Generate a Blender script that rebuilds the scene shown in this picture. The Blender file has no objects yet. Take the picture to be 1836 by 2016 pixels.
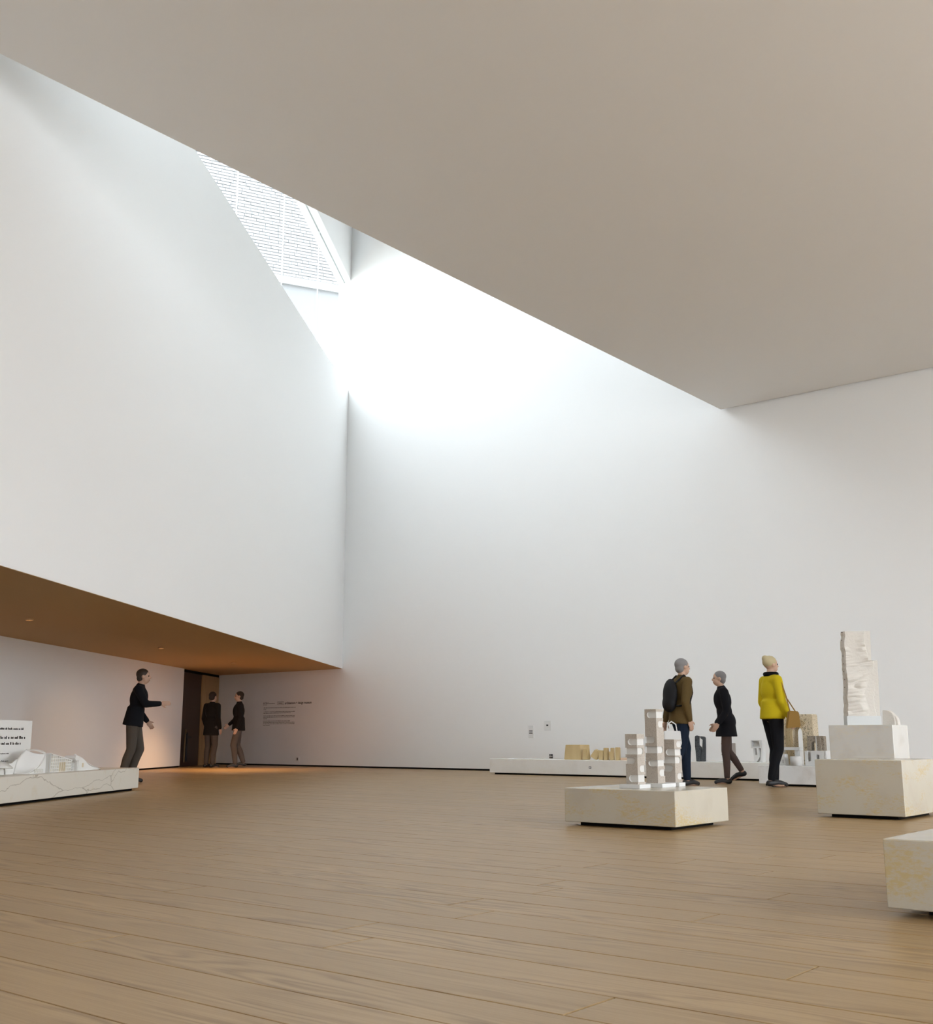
import bpy, bmesh, math, random
from mathutils import Vector, Matrix, noise

random.seed(7)
R = math.radians
scene = bpy.context.scene
col = scene.collection

# ------------------------------------------------------------------ camera
CAM_H = 0.68
cd = bpy.data.cameras.new('camera')
cam = bpy.data.objects.new('camera', cd)
col.objects.link(cam)
cam.location = (0, 0, CAM_H)
cam.rotation_euler = (R(90 + 11.499), 0, R(39.067))
cd.sensor_fit = 'HORIZONTAL'
cd.sensor_width = 36.0
cd.lens = 36.0 * 2181.254 / 1836.0
cd.clip_start = 0.05
cd.clip_end = 300
scene.camera = cam

# ------------------------------------------------------------------ sky
SKY = 5.3
w = bpy.data.worlds.new('overcast_sky')
scene.world = w
w.use_nodes = True
bg = w.node_tree.nodes['Background']
bg.inputs['Color'].default_value = (0.89, 0.955, 1.03, 1)
bg.inputs['Strength'].default_value = SKY

scene.view_settings.view_transform = 'Standard'
scene.view_settings.look = 'None'
scene.view_settings.exposure = 0.70
scene.view_settings.gamma = 1.0
scene.view_settings.use_curve_mapping = False
cy = scene.cycles
cy.use_denoising = True
cy.use_adaptive_sampling = True
cy.adaptive_threshold = 0.03
cy.max_bounces = 8
cy.diffuse_bounces = 6
cy.glossy_bounces = 2
cy.transparent_max_bounces = 8
cy.caustics_reflective = False
cy.caustics_refractive = False
cy.sample_clamp_indirect = 8.0

# room frame: X runs along the big end wall to the right, Y runs towards it
YB = 18.66                      # end wall
ZC = 6.735                      # ceiling
XC = -8.933                     # free edge of the ceiling (light well beyond)
CORNER = Vector((-18.933, YB, 0))
AX = Vector((-0.5569, 0.8306, 0))      # direction of the slanting left wall, away from the camera
AN = Vector((0.8306, 0.5569, 0))       # its normal, into the room
LEFT_ROT = math.atan2(AX.y, AX.x)      # local x = along the wall, local y = out of the room
ZS = 2.272                      # soffit of the left volume
ZW0, ZW1 = 9.151, 12.05         # high window
ZTOP = 15.0
RIGHT_X = 7.0
REAR_Y = -7.0
WIN = (3.0, 14.5, 0.1, 5.6)     # window in the right-hand wall: y0, y1, z0, z1


FILL_WIN = (0.5, 6.0, 0.3, 3.4)      # unseen window added behind the camera for fill light: x0, x1, z0, z1


def portal(name, loc, rot, sx, sy):
    ld = bpy.data.lights.new(name, 'AREA')
    ld.shape = 'RECTANGLE'
    ld.size, ld.size_y = sx, sy
    ld.cycles.is_portal = True
    o = bpy.data.objects.new(name, ld)
    col.objects.link(o)
    o.location = loc
    o.rotation_euler = rot
    return o


_m = CORNER - AX * 7.9 - AN * 0.40
portal('daylight_portal_high_window', (_m.x, _m.y, (ZW0 + ZW1) / 2), (R(90), 0, LEFT_ROT), 16.0, ZW1 - ZW0)
portal('daylight_portal_side_window', (RIGHT_X + 0.35, (WIN[0] + WIN[1]) / 2, (WIN[2] + WIN[3]) / 2),
       (R(90), 0, R(-90)), WIN[1] - WIN[0], WIN[3] - WIN[2])

portal('daylight_portal_fill_window', ((FILL_WIN[0] + FILL_WIN[1]) / 2, REAR_Y - 0.35, (FILL_WIN[2] + FILL_WIN[3]) / 2),
       (R(-90), 0, R(180)), FILL_WIN[1] - FILL_WIN[0], FILL_WIN[3] - FILL_WIN[2])

# ------------------------------------------------------------------ materials
MATS = {}


def nt(name):
    m = bpy.data.materials.new(name)
    m.use_nodes = True
    n = m.node_tree.nodes
    return m, n, m.node_tree.links, n['Principled BSDF']


def plain(name, c, rough=0.6, spec=0.4, metal=0.0, bump=0.0, bscale=60.0, vary=0.0, vscale=3.0):
    m, n, l, b = nt(name)
    b.inputs['Base Color'].default_value = (*c, 1)
    b.inputs['Roughness'].default_value = rough
    b.inputs['Specular IOR Level'].default_value = spec
    b.inputs['Metallic'].default_value = metal
    if vary or bump:
        tc = n.new('ShaderNodeTexCoord')
    if vary:
        nz = n.new('ShaderNodeTexNoise')
        nz.inputs['Scale'].default_value = vscale
        nz.inputs['Detail'].default_value = 6
        l.new(tc.outputs['Object'], nz.inputs['Vector'])
        r = n.new('ShaderNodeValToRGB')
        r.color_ramp.elements[0].position = 0.3
        r.color_ramp.elements[1].position = 0.7
        r.color_ramp.elements[0].color = (*[x * (1 - vary) for x in c], 1)
        r.color_ramp.elements[1].color = (*[min(1, x * (1 + vary)) for x in c], 1)
        l.new(nz.outputs['Fac'], r.inputs['Fac'])
        l.new(r.outputs['Color'], b.inputs['Base Color'])
    if bump:
        nb = n.new('ShaderNodeTexNoise')
        nb.inputs['Scale'].default_value = bscale
        nb.inputs['Detail'].default_value = 4
        l.new(tc.outputs['Object'], nb.inputs['Vector'])
        bp = n.new('ShaderNodeBump')
        bp.inputs['Strength'].default_value = bump
        bp.inputs['Distance'].default_value = 0.01
        l.new(nb.outputs['Fac'], bp.inputs['Height'])
        l.new(bp.outputs['Normal'], b.inputs['Normal'])
    MATS[name] = m
    return m


def limestone(name, base, stain, amount=0.55, scale=(2.2, 2.2, 5.0), grey=(0.42, 0.36, 0.29)):
    """pale limestone with ochre flecks gathered in drifting patches"""
    m, n, l, b = nt(name)
    b.inputs['Roughness'].default_value = 0.20
    b.inputs['Specular IOR Level'].default_value = 0.5
    tc = n.new('ShaderNodeTexCoord')
    mp = n.new('ShaderNodeMapping')
    mp.inputs['Scale'].default_value = scale
    l.new(tc.outputs['Object'], mp.inputs['Vector'])
    big = n.new('ShaderNodeTexNoise')
    big.inputs['Scale'].default_value = 1.3
    big.inputs['Detail'].default_value = 3
    l.new(mp.outputs['Vector'], big.inputs['Vector'])
    fine = n.new('ShaderNodeTexNoise')
    fine.inputs['Scale'].default_value = 14.0
    fine.inputs['Detail'].default_value = 8
    fine.inputs['Roughness'].default_value = 0.7
    l.new(mp.outputs['Vector'], fine.inputs['Vector'])
    mul = n.new('ShaderNodeMath')
    mul.operation = 'MULTIPLY'
    l.new(big.outputs['Fac'], mul.inputs[0])
    l.new(fine.outputs['Fac'], mul.inputs[1])
    rp = n.new('ShaderNodeValToRGB')
    rp.color_ramp.elements[0].position = 0.26
    rp.color_ramp.elements[1].position = 0.40
    rp.color_ramp.elements[0].color = (0, 0, 0, 1)
    rp.color_ramp.elements[1].color = (amount, amount, amount, 1)
    l.new(mul.outputs[0], rp.inputs['Fac'])
    mix = n.new('ShaderNodeMix')
    mix.data_type = 'RGBA'
    mix.inputs['A'].default_value = (*base, 1)
    mix.inputs['B'].default_value = (*stain, 1)
    l.new(rp.outputs['Color'], mix.inputs['Factor'])
    # faint grey clouding
    cl = n.new('ShaderNodeTexNoise')
    cl.inputs['Scale'].default_value = 4.0
    cl.inputs['Detail'].default_value = 9
    l.new(tc.outputs['Object'], cl.inputs['Vector'])
    rp2 = n.new('ShaderNodeValToRGB')
    rp2.color_ramp.elements[0].position = 0.5
    rp2.color_ramp.elements[1].position = 0.75
    rp2.color_ramp.elements[0].color = (0, 0, 0, 1)
    rp2.color_ramp.elements[1].color = (0.35, 0.35, 0.35, 1)
    l.new(cl.outputs['Fac'], rp2.inputs['Fac'])
    mix2 = n.new('ShaderNodeMix')
    mix2.data_type = 'RGBA'
    l.new(mix.outputs['Result'], mix2.inputs['A'])
    mix2.inputs['B'].default_value = (*grey, 1)
    l.new(rp2.outputs['Color'], mix2.inputs['Factor'])
    l.new(mix2.outputs['Result'], b.inputs['Base Color'])
    bp = n.new('ShaderNodeBump')
    bp.inputs['Strength'].default_value = 0.05
    bp.inputs['Distance'].default_value = 0.002
    l.new(fine.outputs['Fac'], bp.inputs['Height'])
    l.new(bp.outputs['Normal'], b.inputs['Normal'])
    MATS[name] = m
    return m


def marble(name, base, vein):
    m, n, l, b = nt(name)
    b.inputs['Roughness'].default_value = 0.4
    b.inputs['Specular IOR Level'].default_value = 0.4
    tc = n.new('ShaderNodeTexCoord')
    dn = n.new('ShaderNodeTexNoise')
    dn.inputs['Scale'].default_value = 5.0
    dn.inputs['Detail'].default_value = 6
    l.new(tc.outputs['Object'], dn.inputs['Vector'])
    sc = n.new('ShaderNodeVectorMath')
    sc.operation = 'SCALE'
    sc.inputs['Scale'].default_value = 0.16
    l.new(dn.outputs['Color'], sc.inputs[0])
    mp = n.new('ShaderNodeMapping')
    mp.inputs['Rotation'].default_value = (0, R(35), 0)
    mp.inputs['Scale'].default_value = (0.55, 1, 2.1)
    l.new(tc.outputs['Object'], mp.inputs['Vector'])
    ad = n.new('ShaderNodeVectorMath')
    l.new(mp.outputs['Vector'], ad.inputs[0])
    l.new(sc.outputs['Vector'], ad.inputs[1])
    vo = n.new('ShaderNodeTexVoronoi')
    vo.feature = 'DISTANCE_TO_EDGE'
    vo.inputs['Scale'].default_value = 1.0
    l.new(ad.outputs['Vector'], vo.inputs['Vector'])
    rp = n.new('ShaderNodeValToRGB')
    rp.color_ramp.elements[0].position = 0.0
    rp.color_ramp.elements[1].position = 0.006
    rp.color_ramp.elements[0].color = (*vein, 1)
    rp.color_ramp.elements[1].color = (*base, 1)
    l.new(vo.outputs['Distance'], rp.inputs['Fac'])
    nz = n.new('ShaderNodeTexNoise')
    nz.inputs['Scale'].default_value = 6
    nz.inputs['Detail'].default_value = 8
    l.new(tc.outputs['Object'], nz.inputs['Vector'])
    rp2 = n.new('ShaderNodeValToRGB')
    rp2.color_ramp.elements[0].position = 0.6
    rp2.color_ramp.elements[1].position = 0.8
    rp2.color_ramp.elements[0].color = (0, 0, 0, 1)
    rp2.color_ramp.elements[1].color = (0.5, 0.5, 0.5, 1)
    l.new(nz.outputs['Fac'], rp2.inputs['Fac'])
    mix = n.new('ShaderNodeMix')
    mix.data_type = 'RGBA'
    l.new(rp2.outputs['Color'], mix.inputs['Factor'])
    l.new(rp.outputs['Color'], mix.inputs['A'])
    mix.inputs['B'].default_value = (0.62, 0.52, 0.34, 1)
    l.new(mix.outputs['Result'], b.inputs['Base Color'])
    MATS[name] = m
    return m


def oak(name):
    """brushed pale oak: streaks along X, cathedral figure, each board its own tone"""
    m, n, l, b = nt(name)
    geo = n.new('ShaderNodeNewGeometry')
    oi = n.new('ShaderNodeObjectInfo')
    rnd = n.new('ShaderNodeMath')
    rnd.operation = 'ADD'
    l.new(geo.outputs['Random Per Island'], rnd.inputs[0])
    l.new(oi.outputs['Random'], rnd.inputs[1])
    wn = n.new('ShaderNodeTexWhiteNoise')
    wn.noise_dimensions = '1D'
    l.new(rnd.outputs[0], wn.inputs['W'])
    off = n.new('ShaderNodeVectorMath')
    off.operation = 'SCALE'
    off.inputs['Scale'].default_value = 37.0
    l.new(wn.outputs['Color'], off.inputs[0])
    pos = n.new('ShaderNodeVectorMath')
    l.new(geo.outputs['Position'], pos.inputs[0])
    l.new(off.outputs['Vector'], pos.inputs[1])

    def mapped(s):
        mp = n.new('ShaderNodeMapping')
        mp.inputs['Scale'].default_value = s
        l.new(pos.outputs['Vector'], mp.inputs['Vector'])
        return mp.outputs['Vector']
    # cathedral figure
    wa = n.new('ShaderNodeTexNoise')
    wa.inputs['Scale'].default_value = 1.0
    wa.inputs['Detail'].default_value = 2
    l.new(mapped((0.55, 4.2, 1)), wa.inputs['Vector'])
    ms = n.new('ShaderNodeMath')
    ms.operation = 'MULTIPLY'
    ms.inputs[1].default_value = 78.0
    l.new(wa.outputs['Fac'], ms.inputs[0])
    sn = n.new('ShaderNodeMath')
    sn.operation = 'SINE'
    l.new(ms.outputs[0], sn.inputs[0])
    # fine streaks
    st = n.new('ShaderNodeTexNoise')
    st.inputs['Scale'].default_value = 1.0
    st.inputs['Detail'].default_value = 6
    st.inputs['Roughness'].default_value = 0.65
    l.new(mapped((2.2, 120, 1)), st.inputs['Vector'])
    # where figure shows
    pa = n.new('ShaderNodeTexNoise')
    pa.inputs['Scale'].default_value = 1.0
    l.new(mapped((0.8, 5.5, 1)), pa.inputs['Vector'])
    pr = n.new('ShaderNodeValToRGB')
    pr.color_ramp.elements[0].position = 0.42
    pr.color_ramp.elements[1].position = 0.60
    l.new(pa.outputs['Fac'], pr.inputs['Fac'])
    fig = n.new('ShaderNodeMath')
    fig.operation = 'MULTIPLY'
    l.new(sn.outputs[0], fig.inputs[0])
    l.new(pr.outputs['Color'], fig.inputs[1])
    f2 = n.new('ShaderNodeMath')
    f2.operation = 'MULTIPLY'
    f2.inputs[1].default_value = 0.20
    l.new(fig.outputs[0], f2.inputs[0])
    sm = n.new('ShaderNodeMath')
    l.new(f2.outputs[0], sm.inputs[0])
    s2 = n.new('ShaderNodeMath')
    s2.operation = 'MULTIPLY_ADD'
    s2.inputs[1].default_value = 0.75
    s2.inputs[2].default_value = 0.12
    l.new(st.outputs['Fac'], s2.inputs[0])
    l.new(s2.outputs[0], sm.inputs[1])
    rp = n.new('ShaderNodeValToRGB')
    e = rp.color_ramp.elements
    e[0].position = 0.20
    e[1].position = 0.75
    e[0].color = (0.235, 0.140, 0.056, 1)
    e[1].color = (0.420, 0.284, 0.138, 1)
    e2 = e.new(0.45)
    e2.color = (0.345, 0.224, 0.100, 1)
    l.new(sm.outputs[0], rp.inputs['Fac'])
    hv = n.new('ShaderNodeHueSaturation')
    l.new(rp.outputs['Color'], hv.inputs['Color'])
    mr = n.new('ShaderNodeMapRange')
    mr.inputs['To Min'].default_value = 0.95
    mr.inputs['To Max'].default_value = 1.05
    l.new(wn.outputs['Value'], mr.inputs['Value'])
    l.new(mr.outputs['Result'], hv.inputs['Value'])
    l.new(hv.outputs['Color'], b.inputs['Base Color'])
    b.inputs['Roughness'].default_value = 0.38
    b.inputs['Specular IOR Level'].default_value = 0.4
    bp = n.new('ShaderNodeBump')
    bp.inputs['Strength'].default_value = 0.03
    bp.inputs['Distance'].default_value = 0.002
    l.new(st.outputs['Fac'], bp.inputs['Height'])
    l.new(bp.outputs['Normal'], b.inputs['Normal'])
    MATS[name] = m
    return m


def veneer(name, c0, c1, sc=(30, 30, 1.2), rough=0.5):
    m, n, l, b = nt(name)
    tc = n.new('ShaderNodeTexCoord')
    mp = n.new('ShaderNodeMapping')
    mp.inputs['Scale'].default_value = sc
    l.new(tc.outputs['Object'], mp.inputs['Vector'])
    nz = n.new('ShaderNodeTexNoise')
    nz.inputs['Scale'].default_value = 1.0
    nz.inputs['Detail'].default_value = 5
    l.new(mp.outputs['Vector'], nz.inputs['Vector'])
    rp = n.new('ShaderNodeValToRGB')
    rp.color_ramp.elements[0].position = 0.3
    rp.color_ramp.elements[1].position = 0.7
    rp.color_ramp.elements[0].color = (*c0, 1)
    rp.color_ramp.elements[1].color = (*c1, 1)
    l.new(nz.outputs['Fac'], rp.inputs['Fac'])
    l.new(rp.outputs['Color'], b.inputs['Base Color'])
    b.inputs['Roughness'].default_value = rough
    MATS[name] = m
    return m


def speckled(name, base, dots, scale=70, lo=0.0, hi=0.2, bump=0.6):
    m, n, l, b = nt(name)
    b.inputs['Roughness'].default_value = 0.8
    tc = n.new('ShaderNodeTexCoord')
    nz = n.new('ShaderNodeTexNoise')
    nz.inputs['Scale'].default_value = scale
    nz.inputs['Detail'].default_value = 2
    l.new(tc.outputs['Object'], nz.inputs['Vector'])
    rp = n.new('ShaderNodeValToRGB')
    rp.color_ramp.elements[0].position = 0.36
    rp.color_ramp.elements[1].position = 0.46
    rp.color_ramp.elements[0].color = (*dots, 1)
    rp.color_ramp.elements[1].color = (*base, 1)
    l.new(nz.outputs['Fac'], rp.inputs['Fac'])
    l.new(rp.outputs['Color'], b.inputs['Base Color'])
    bp = n.new('ShaderNodeBump')
    bp.inputs['Strength'].default_value = bump
    bp.inputs['Distance'].default_value = 0.006
    l.new(nz.outputs['Fac'], bp.inputs['Height'])
    l.new(bp.outputs['Normal'], b.inputs['Normal'])
    MATS[name] = m
    return m


def clear_glass(name):
    m = bpy.data.materials.new(name)
    m.use_nodes = True
    n = m.node_tree.nodes
    l = m.node_tree.links
    n.remove(n['Principled BSDF'])
    t = n.new('ShaderNodeBsdfTransparent')
    t.inputs['Color'].default_value = (0.82, 0.835, 0.83, 1)
    g = n.new('ShaderNodeBsdfGlossy')
    g.inputs['Roughness'].default_value = 0.02
    mx = n.new('ShaderNodeMixShader')
    mx.inputs['Fac'].default_value = 0.04
    l.new(t.outputs[0], mx.inputs[1])
    l.new(g.outputs[0], mx.inputs[2])
    l.new(mx.outputs[0], n['Material Output'].inputs['Surface'])
    MATS[name] = m
    return m


def glow(name, c, s):
    m, n, l, b = nt(name)
    b.inputs['Base Color'].default_value = (*c, 1)
    b.inputs['Emission Color'].default_value = (*c, 1)
    b.inputs['Emission Strength'].default_value = s
    MATS[name] = m
    return m


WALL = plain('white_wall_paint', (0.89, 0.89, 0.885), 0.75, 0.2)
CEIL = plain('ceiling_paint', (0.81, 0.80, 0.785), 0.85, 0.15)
SOFFIT = plain('soffit_bounce_tint', (0.52, 0.35, 0.19), 0.8, 0.15)  # brown stands for warm floor bounce, put into the soffit colour
BLACK = plain('black_shadow_gap', (0.008, 0.007, 0.006), 0.9, 0.1)
OAK = oak('pale_oak_boards')
SUB = plain('dark_subfloor', (0.045, 0.024, 0.013), 0.9, 0.1)
STONE = limestone('beige_limestone', (0.52, 0.475, 0.385), (0.54, 0.38, 0.12), 0.6)
STONE_W = limestone('white_limestone', (0.64, 0.62, 0.575), (0.74, 0.62, 0.38), 0.3)
LEDGE_S = limestone('bright_white_stone', (0.87, 0.86, 0.835), (0.78, 0.68, 0.50), 0.2, grey=(0.7, 0.67, 0.62))
PLASTER_S = limestone('white_cast_stone', (0.86, 0.855, 0.84), (0.68, 0.63, 0.55), 0.15)
MARBLE = marble('veined_cream_marble', (0.72, 0.68, 0.60), (0.36, 0.31, 0.24))
CONC = speckled('sand_concrete', (0.45, 0.395, 0.335), (0.35, 0.305, 0.255), 160, bump=0.25)
NICHE = plain('pale_niche_plaster', (0.64, 0.62, 0.58), 0.7, 0.2)
PLAS = plain('white_plaster', (0.68, 0.675, 0.66), 0.7, 0.2)
CARD = plain('white_card', (0.82, 0.81, 0.78), 0.8, 0.2)
STELE = plain('ivory_carved_stone', (0.64, 0.60, 0.54), 0.7, 0.2, bump=0.3, bscale=40)
GREYP = plain('pale_grey_plinth', (0.60, 0.61, 0.60), 0.7, 0.2)
PINE = veneer('pale_yellow_wood', (0.55, 0.40, 0.19), (0.70, 0.55, 0.30), (4, 4, 1.0))
DARKST = speckled('dark_grey_granite', (0.075, 0.083, 0.092), (0.035, 0.04, 0.045), 60)
TRAV = speckled('sandy_travertine', (0.66, 0.56, 0.40), (0.30, 0.25, 0.17), 55, bump=1.0)
TRAV_RIB = plain('ochre_travertine_rib', (0.55, 0.43, 0.26), 0.8, 0.2)
TRAV_D = speckled('brown_rough_stone', (0.33, 0.28, 0.22), (0.16, 0.13, 0.10), 60, bump=1.0)
TAUPE = plain('taupe_stone', (0.36, 0.32, 0.29), 0.7, 0.2)
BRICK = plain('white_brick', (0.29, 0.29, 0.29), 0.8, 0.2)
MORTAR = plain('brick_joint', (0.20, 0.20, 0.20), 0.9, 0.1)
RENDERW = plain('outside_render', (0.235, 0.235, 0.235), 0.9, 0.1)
GROUND = plain('outside_paving', (0.62, 0.61, 0.59), 0.9, 0.1)
DOOR_D = veneer('dark_mahogany_door', (0.030, 0.008, 0.003), (0.052, 0.015, 0.006), (25, 25, 1.0), 0.45)
DOOR_L = veneer('golden_oak_door', (0.33, 0.19, 0.075), (0.44, 0.27, 0.12), (22, 22, 1.0), 0.5)
METAL = plain('bronze_handle', (0.25, 0.17, 0.09), 0.35, 0.5, 1.0)
GLASS = clear_glass('clear_glass')
PLATE = plain('white_plastic_plate', (0.80, 0.80, 0.79), 0.4, 0.4)
SLOT = plain('dark_slot', (0.03, 0.03, 0.035), 0.5, 0.3)
INK = plain('black_vinyl_lettering', (0.006, 0.005, 0.005), 0.7, 0.2)
INKG = plain('grey_print', (0.06, 0.05, 0.045), 0.8, 0.2)
FRAMEW = plain('white_window_frame', (0.78, 0.79, 0.79), 0.5, 0.4)


# ------------------------------------------------------------------ helpers
def link(o, parent=None):
    col.objects.link(o)
    if parent is not None:
        o.parent = parent
    return o


def add_mesh(name, verts, faces, mat, parent=None, smooth=False):
    me = bpy.data.meshes.new(name)
    me.from_pydata([tuple(v) for v in verts], [], faces)
    bm = bmesh.new()
    bm.from_mesh(me)
    bmesh.ops.recalc_face_normals(bm, faces=bm.faces)
    bm.to_mesh(me)
    bm.free()
    if mat:
        me.materials.append(mat)
    if smooth:
        for p in me.polygons:
            p.use_smooth = True
    return link(bpy.data.objects.new(name, me), parent)


def from_bm(name, bm, mat, parent=None, smooth=False):
    bmesh.ops.recalc_face_normals(bm, faces=bm.faces)
    me = bpy.data.meshes.new(name)
    bm.to_mesh(me)
    bm.free()
    if mat:
        me.materials.append(mat)
    if smooth:
        for p in me.polygons:
            p.use_smooth = True
    return link(bpy.data.objects.new(name, me), parent)


def bm_box(bm, x0, x1, y0, y1, z0, z1, bev=0.0, mtx=None):
    vs = [bm.verts.new((x, y, z)) for z in (z0, z1) for y in (y0, y1) for x in (x0, x1)]
    fs = [(0, 1, 3, 2), (4, 5, 7, 6), (0, 1, 5, 4), (2, 3, 7, 6), (0, 2, 6, 4), (1, 3, 7, 5)]
    faces = [bm.faces.new([vs[i] for i in f]) for f in fs]
    bmesh.ops.recalc_face_normals(bm, faces=faces)
    if bev > 0:
        es = list({e for f in faces for e in f.edges})
        r = bmesh.ops.bevel(bm, geom=es, offset=bev, segments=1, affect='EDGES')
        vs = list({v for f in r['faces'] for v in f.verts} | {v for v in vs if v.is_valid})
    if mtx is not None:
        bmesh.ops.transform(bm, matrix=mtx, verts=[v for v in vs if v.is_valid])


def box(name, x0, x1, y0, y1, z0, z1, mat, parent=None, bev=0.0):
    bm = bmesh.new()
    bm_box(bm, x0, x1, y0, y1, z0, z1, bev)
    return from_bm(name, bm, mat, parent)


def bm_prism(bm, prof, y0, y1):
    """closed xz outline extruded along y"""
    a = [bm.verts.new((x, y0, z)) for x, z in prof]
    b = [bm.verts.new((x, y1, z)) for x, z in prof]
    n = len(prof)
    bm.faces.new(a)
    bm.faces.new(b[::-1])
    for i in range(n):
        bm.faces.new((a[i], b[i], b[(i + 1) % n], a[(i + 1) % n]))


def prism(name, prof, y0, y1, mat, parent=None, bev=0.0):
    bm = bmesh.new()
    bm_prism(bm, prof, y0, y1)
    bmesh.ops.recalc_face_normals(bm, faces=bm.faces)
    if bev:
        bmesh.ops.bevel(bm, geom=list(bm.edges), offset=bev, segments=2, affect='EDGES', clamp_overlap=True)
    return from_bm(name, bm, mat, parent)


def tag(o, label, cat, group=None):
    o['label'] = label
    o['category'] = cat
    if group:
        o['group'] = group
    return o


def structure(o):
    o['kind'] = 'structure'
    return o


def thing(name, label, cat, loc=(0, 0, 0), rotz=0.0, group=None):
    o = bpy.data.objects.new(name, None)
    o.empty_display_size = 0.1
    col.objects.link(o)
    o.location = loc
    o.rotation_euler = (0, 0, rotz)
    return tag(o, label, cat, group)


def left_frame(name, struct=True):
    o = bpy.data.objects.new(name, None)
    o.empty_display_size = 0.1
    col.objects.link(o)
    o.location = CORNER
    o.rotation_euler = (0, 0, LEFT_ROT)
    if struct:
        structure(o)
    return o


def lw(x, y, z=0.0):
    """left-wall frame -> world"""
    return CORNER + AX * x - AN * y + Vector((0, 0, z))


# ------------------------------------------------------------------ floor of oak boards
PW, PY0 = 0.2470, 1.712 - 0.2470 * 20
sub = structure(box('floor', -26.0, RIGHT_X + 0.3, REAR_Y - 0.3, YB + 0.3, -0.12, -0.020, SUB))
JOINTS = {}
for y, x in [(2.58, -1.68), (3.32, -1.417), (4.06, -2.113), (4.80, -2.14), (5.53, -2.547), (2.34, -3.517), (3.31, -4.349),
             (3.07, -3.012), (2.83, -2.805), (4.05, -5.05), (3.61, -5.84), (3.57, -2.849), (4.31, -3.022),
             (4.53, -3.175), (5.30, -3.40), (5.06, -3.536), (6.26, -2.86), (3.84, -3.097)]:
    JOINTS.setdefault(int((y - PY0) // PW), []).append(x)
far_bm = bmesh.new()
GAP = 0.0028
cands = []
nrow = int(math.ceil((YB - PY0) / PW))
for k in range(nrow):
    y0 = PY0 + k * PW
    y1 = min(y0 + PW, YB + 0.02)
    js = sorted(JOINTS.get(k, [-3.0 + random.uniform(-2.4, 2.4)]))
    xs = list(js)
    x = js[0]
    while x > -25.6:
        x -= random.uniform(2.2, 4.4)
        xs.insert(0, max(x, -25.7))
    x = js[-1]
    while x < RIGHT_X:
        x += random.uniform(2.2, 4.4)
        xs.append(min(x, RIGHT_X))
    for a, b in zip(xs[:-1], xs[1:]):
        if b - a < 0.05:
            continue
        ym = (y0 + y1) / 2
        # rough plan test of what the photograph can see
        seen = y0 > 1.3 and b > -1.95 * y1 - 0.5 and a < -0.26 * y0 + 0.2
        cands.append((seen, ym, a, b, y0, y1))
near = [c for c in cands if c[0]]
near.sort(key=lambda c: c[1])
near_set = set(id(c) for c in near[:260])
for c in cands:
    seen, ym, a, b, y0, y1 = c
    dz = random.uniform(-0.0004, 0.0004)
    if id(c) in near_set:
        bm = bmesh.new()
        bm_box(bm, a + GAP, b - GAP, y0 + GAP, y1 - GAP, -0.020, dz, 0.0012)
        from_bm('plank', bm, OAK, sub)
    else:
        bm_box(far_bm, a + GAP, b - GAP, y0 + GAP, y1 - GAP, -0.020, dz)
far = from_bm('far_planks', far_bm, OAK, sub)
far['kind'] = 'stuff'

# ------------------------------------------------------------------ walls and ceiling
bm = bmesh.new()
bm_box(bm, -24.6, RIGHT_X + 0.3, YB, YB + 0.4, 0.035, 2.6)
bm_box(bm, -19.36, RIGHT_X + 0.3, YB, YB + 0.4, 2.6, ZTOP)
structure(from_bm('wall_back', bm, WALL))
structure(box('baseboard_back', -24.6, RIGHT_X, YB + 0.02, YB + 0.3, -0.02, 0.036, BLACK))

wl = left_frame('wall_left')
wl['kind'] = 'structure'
bm = bmesh.new()
bm_box(bm, -27.5, 0.25, 0, 0.36, ZS + 0.004, ZW0)
bm_box(bm, -27.5, -16.0, 0, 0.36, ZW0, ZW1)
bm_box(bm, -27.5, 0.25, 0, 0.36, ZW1, ZTOP)
from_bm('upper_wall', bm, WALL, wl)

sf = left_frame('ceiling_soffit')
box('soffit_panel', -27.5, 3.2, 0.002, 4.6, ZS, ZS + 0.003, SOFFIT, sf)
box('soffit_slab', -27.5, 3.2, 0.30, 4.6, ZS + 0.003, ZS + 0.25, WALL, sf)

low = left_frame('wall_low')
bm = bmesh.new()
bm_box(bm, -27.5, -0.38, 3.70, 3.76, 0.035, ZS + 0.002)
from_bm('low_wall', bm, WALL, low)
box('baseboard', -27.5, -0.40, 3.72, 3.75, -0.02, 0.036, BLACK, low)
box('light_leak_backing', -27.5, 3.4, 3.95, 4.25, -0.02, ZS + 0.002, BLACK, low)  # unseen black backing added to stop light leaking in around the doors

ceil = structure(box('ceiling', XC, RIGHT_X, REAR_Y, YB - 0.06, ZC, ZC + 0.4, CEIL))
structure(box('wall_well', XC, XC + 0.3, 3.0, YB, ZC + 0.4, ZTOP, WALL))
structure(box('trim_1', XC + 0.31, RIGHT_X, YB - 0.5, YB, ZC + 0.41, ZC + 0.5, BLACK))
structure(add_mesh('ceiling_well', [(-26, 2, ZTOP), (XC + 0.3, 2, ZTOP), (XC + 0.3, YB + 0.4, ZTOP), (-19.36, YB + 0.4, ZTOP),
                                    lw(0.25, 0.36, ZTOP), lw(-22, 0.36, ZTOP),
                                    (-26, 2, ZTOP + .2), (XC + 0.3, 2, ZTOP + .2), (XC + 0.3, YB + 0.4, ZTOP + .2), (-19.36, YB + 0.4, ZTOP + .2),
                                    lw(0.25, 0.36, ZTOP + .2), lw(-22, 0.36, ZTOP + .2)],
                   [(1, 2, 3, 4, 5), (7, 8, 9, 10, 11), (1, 2, 8, 7), (2, 3, 9, 8), (3, 4, 10, 9), (4, 5, 11, 10), (5, 1, 7, 11)], WALL))
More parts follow.
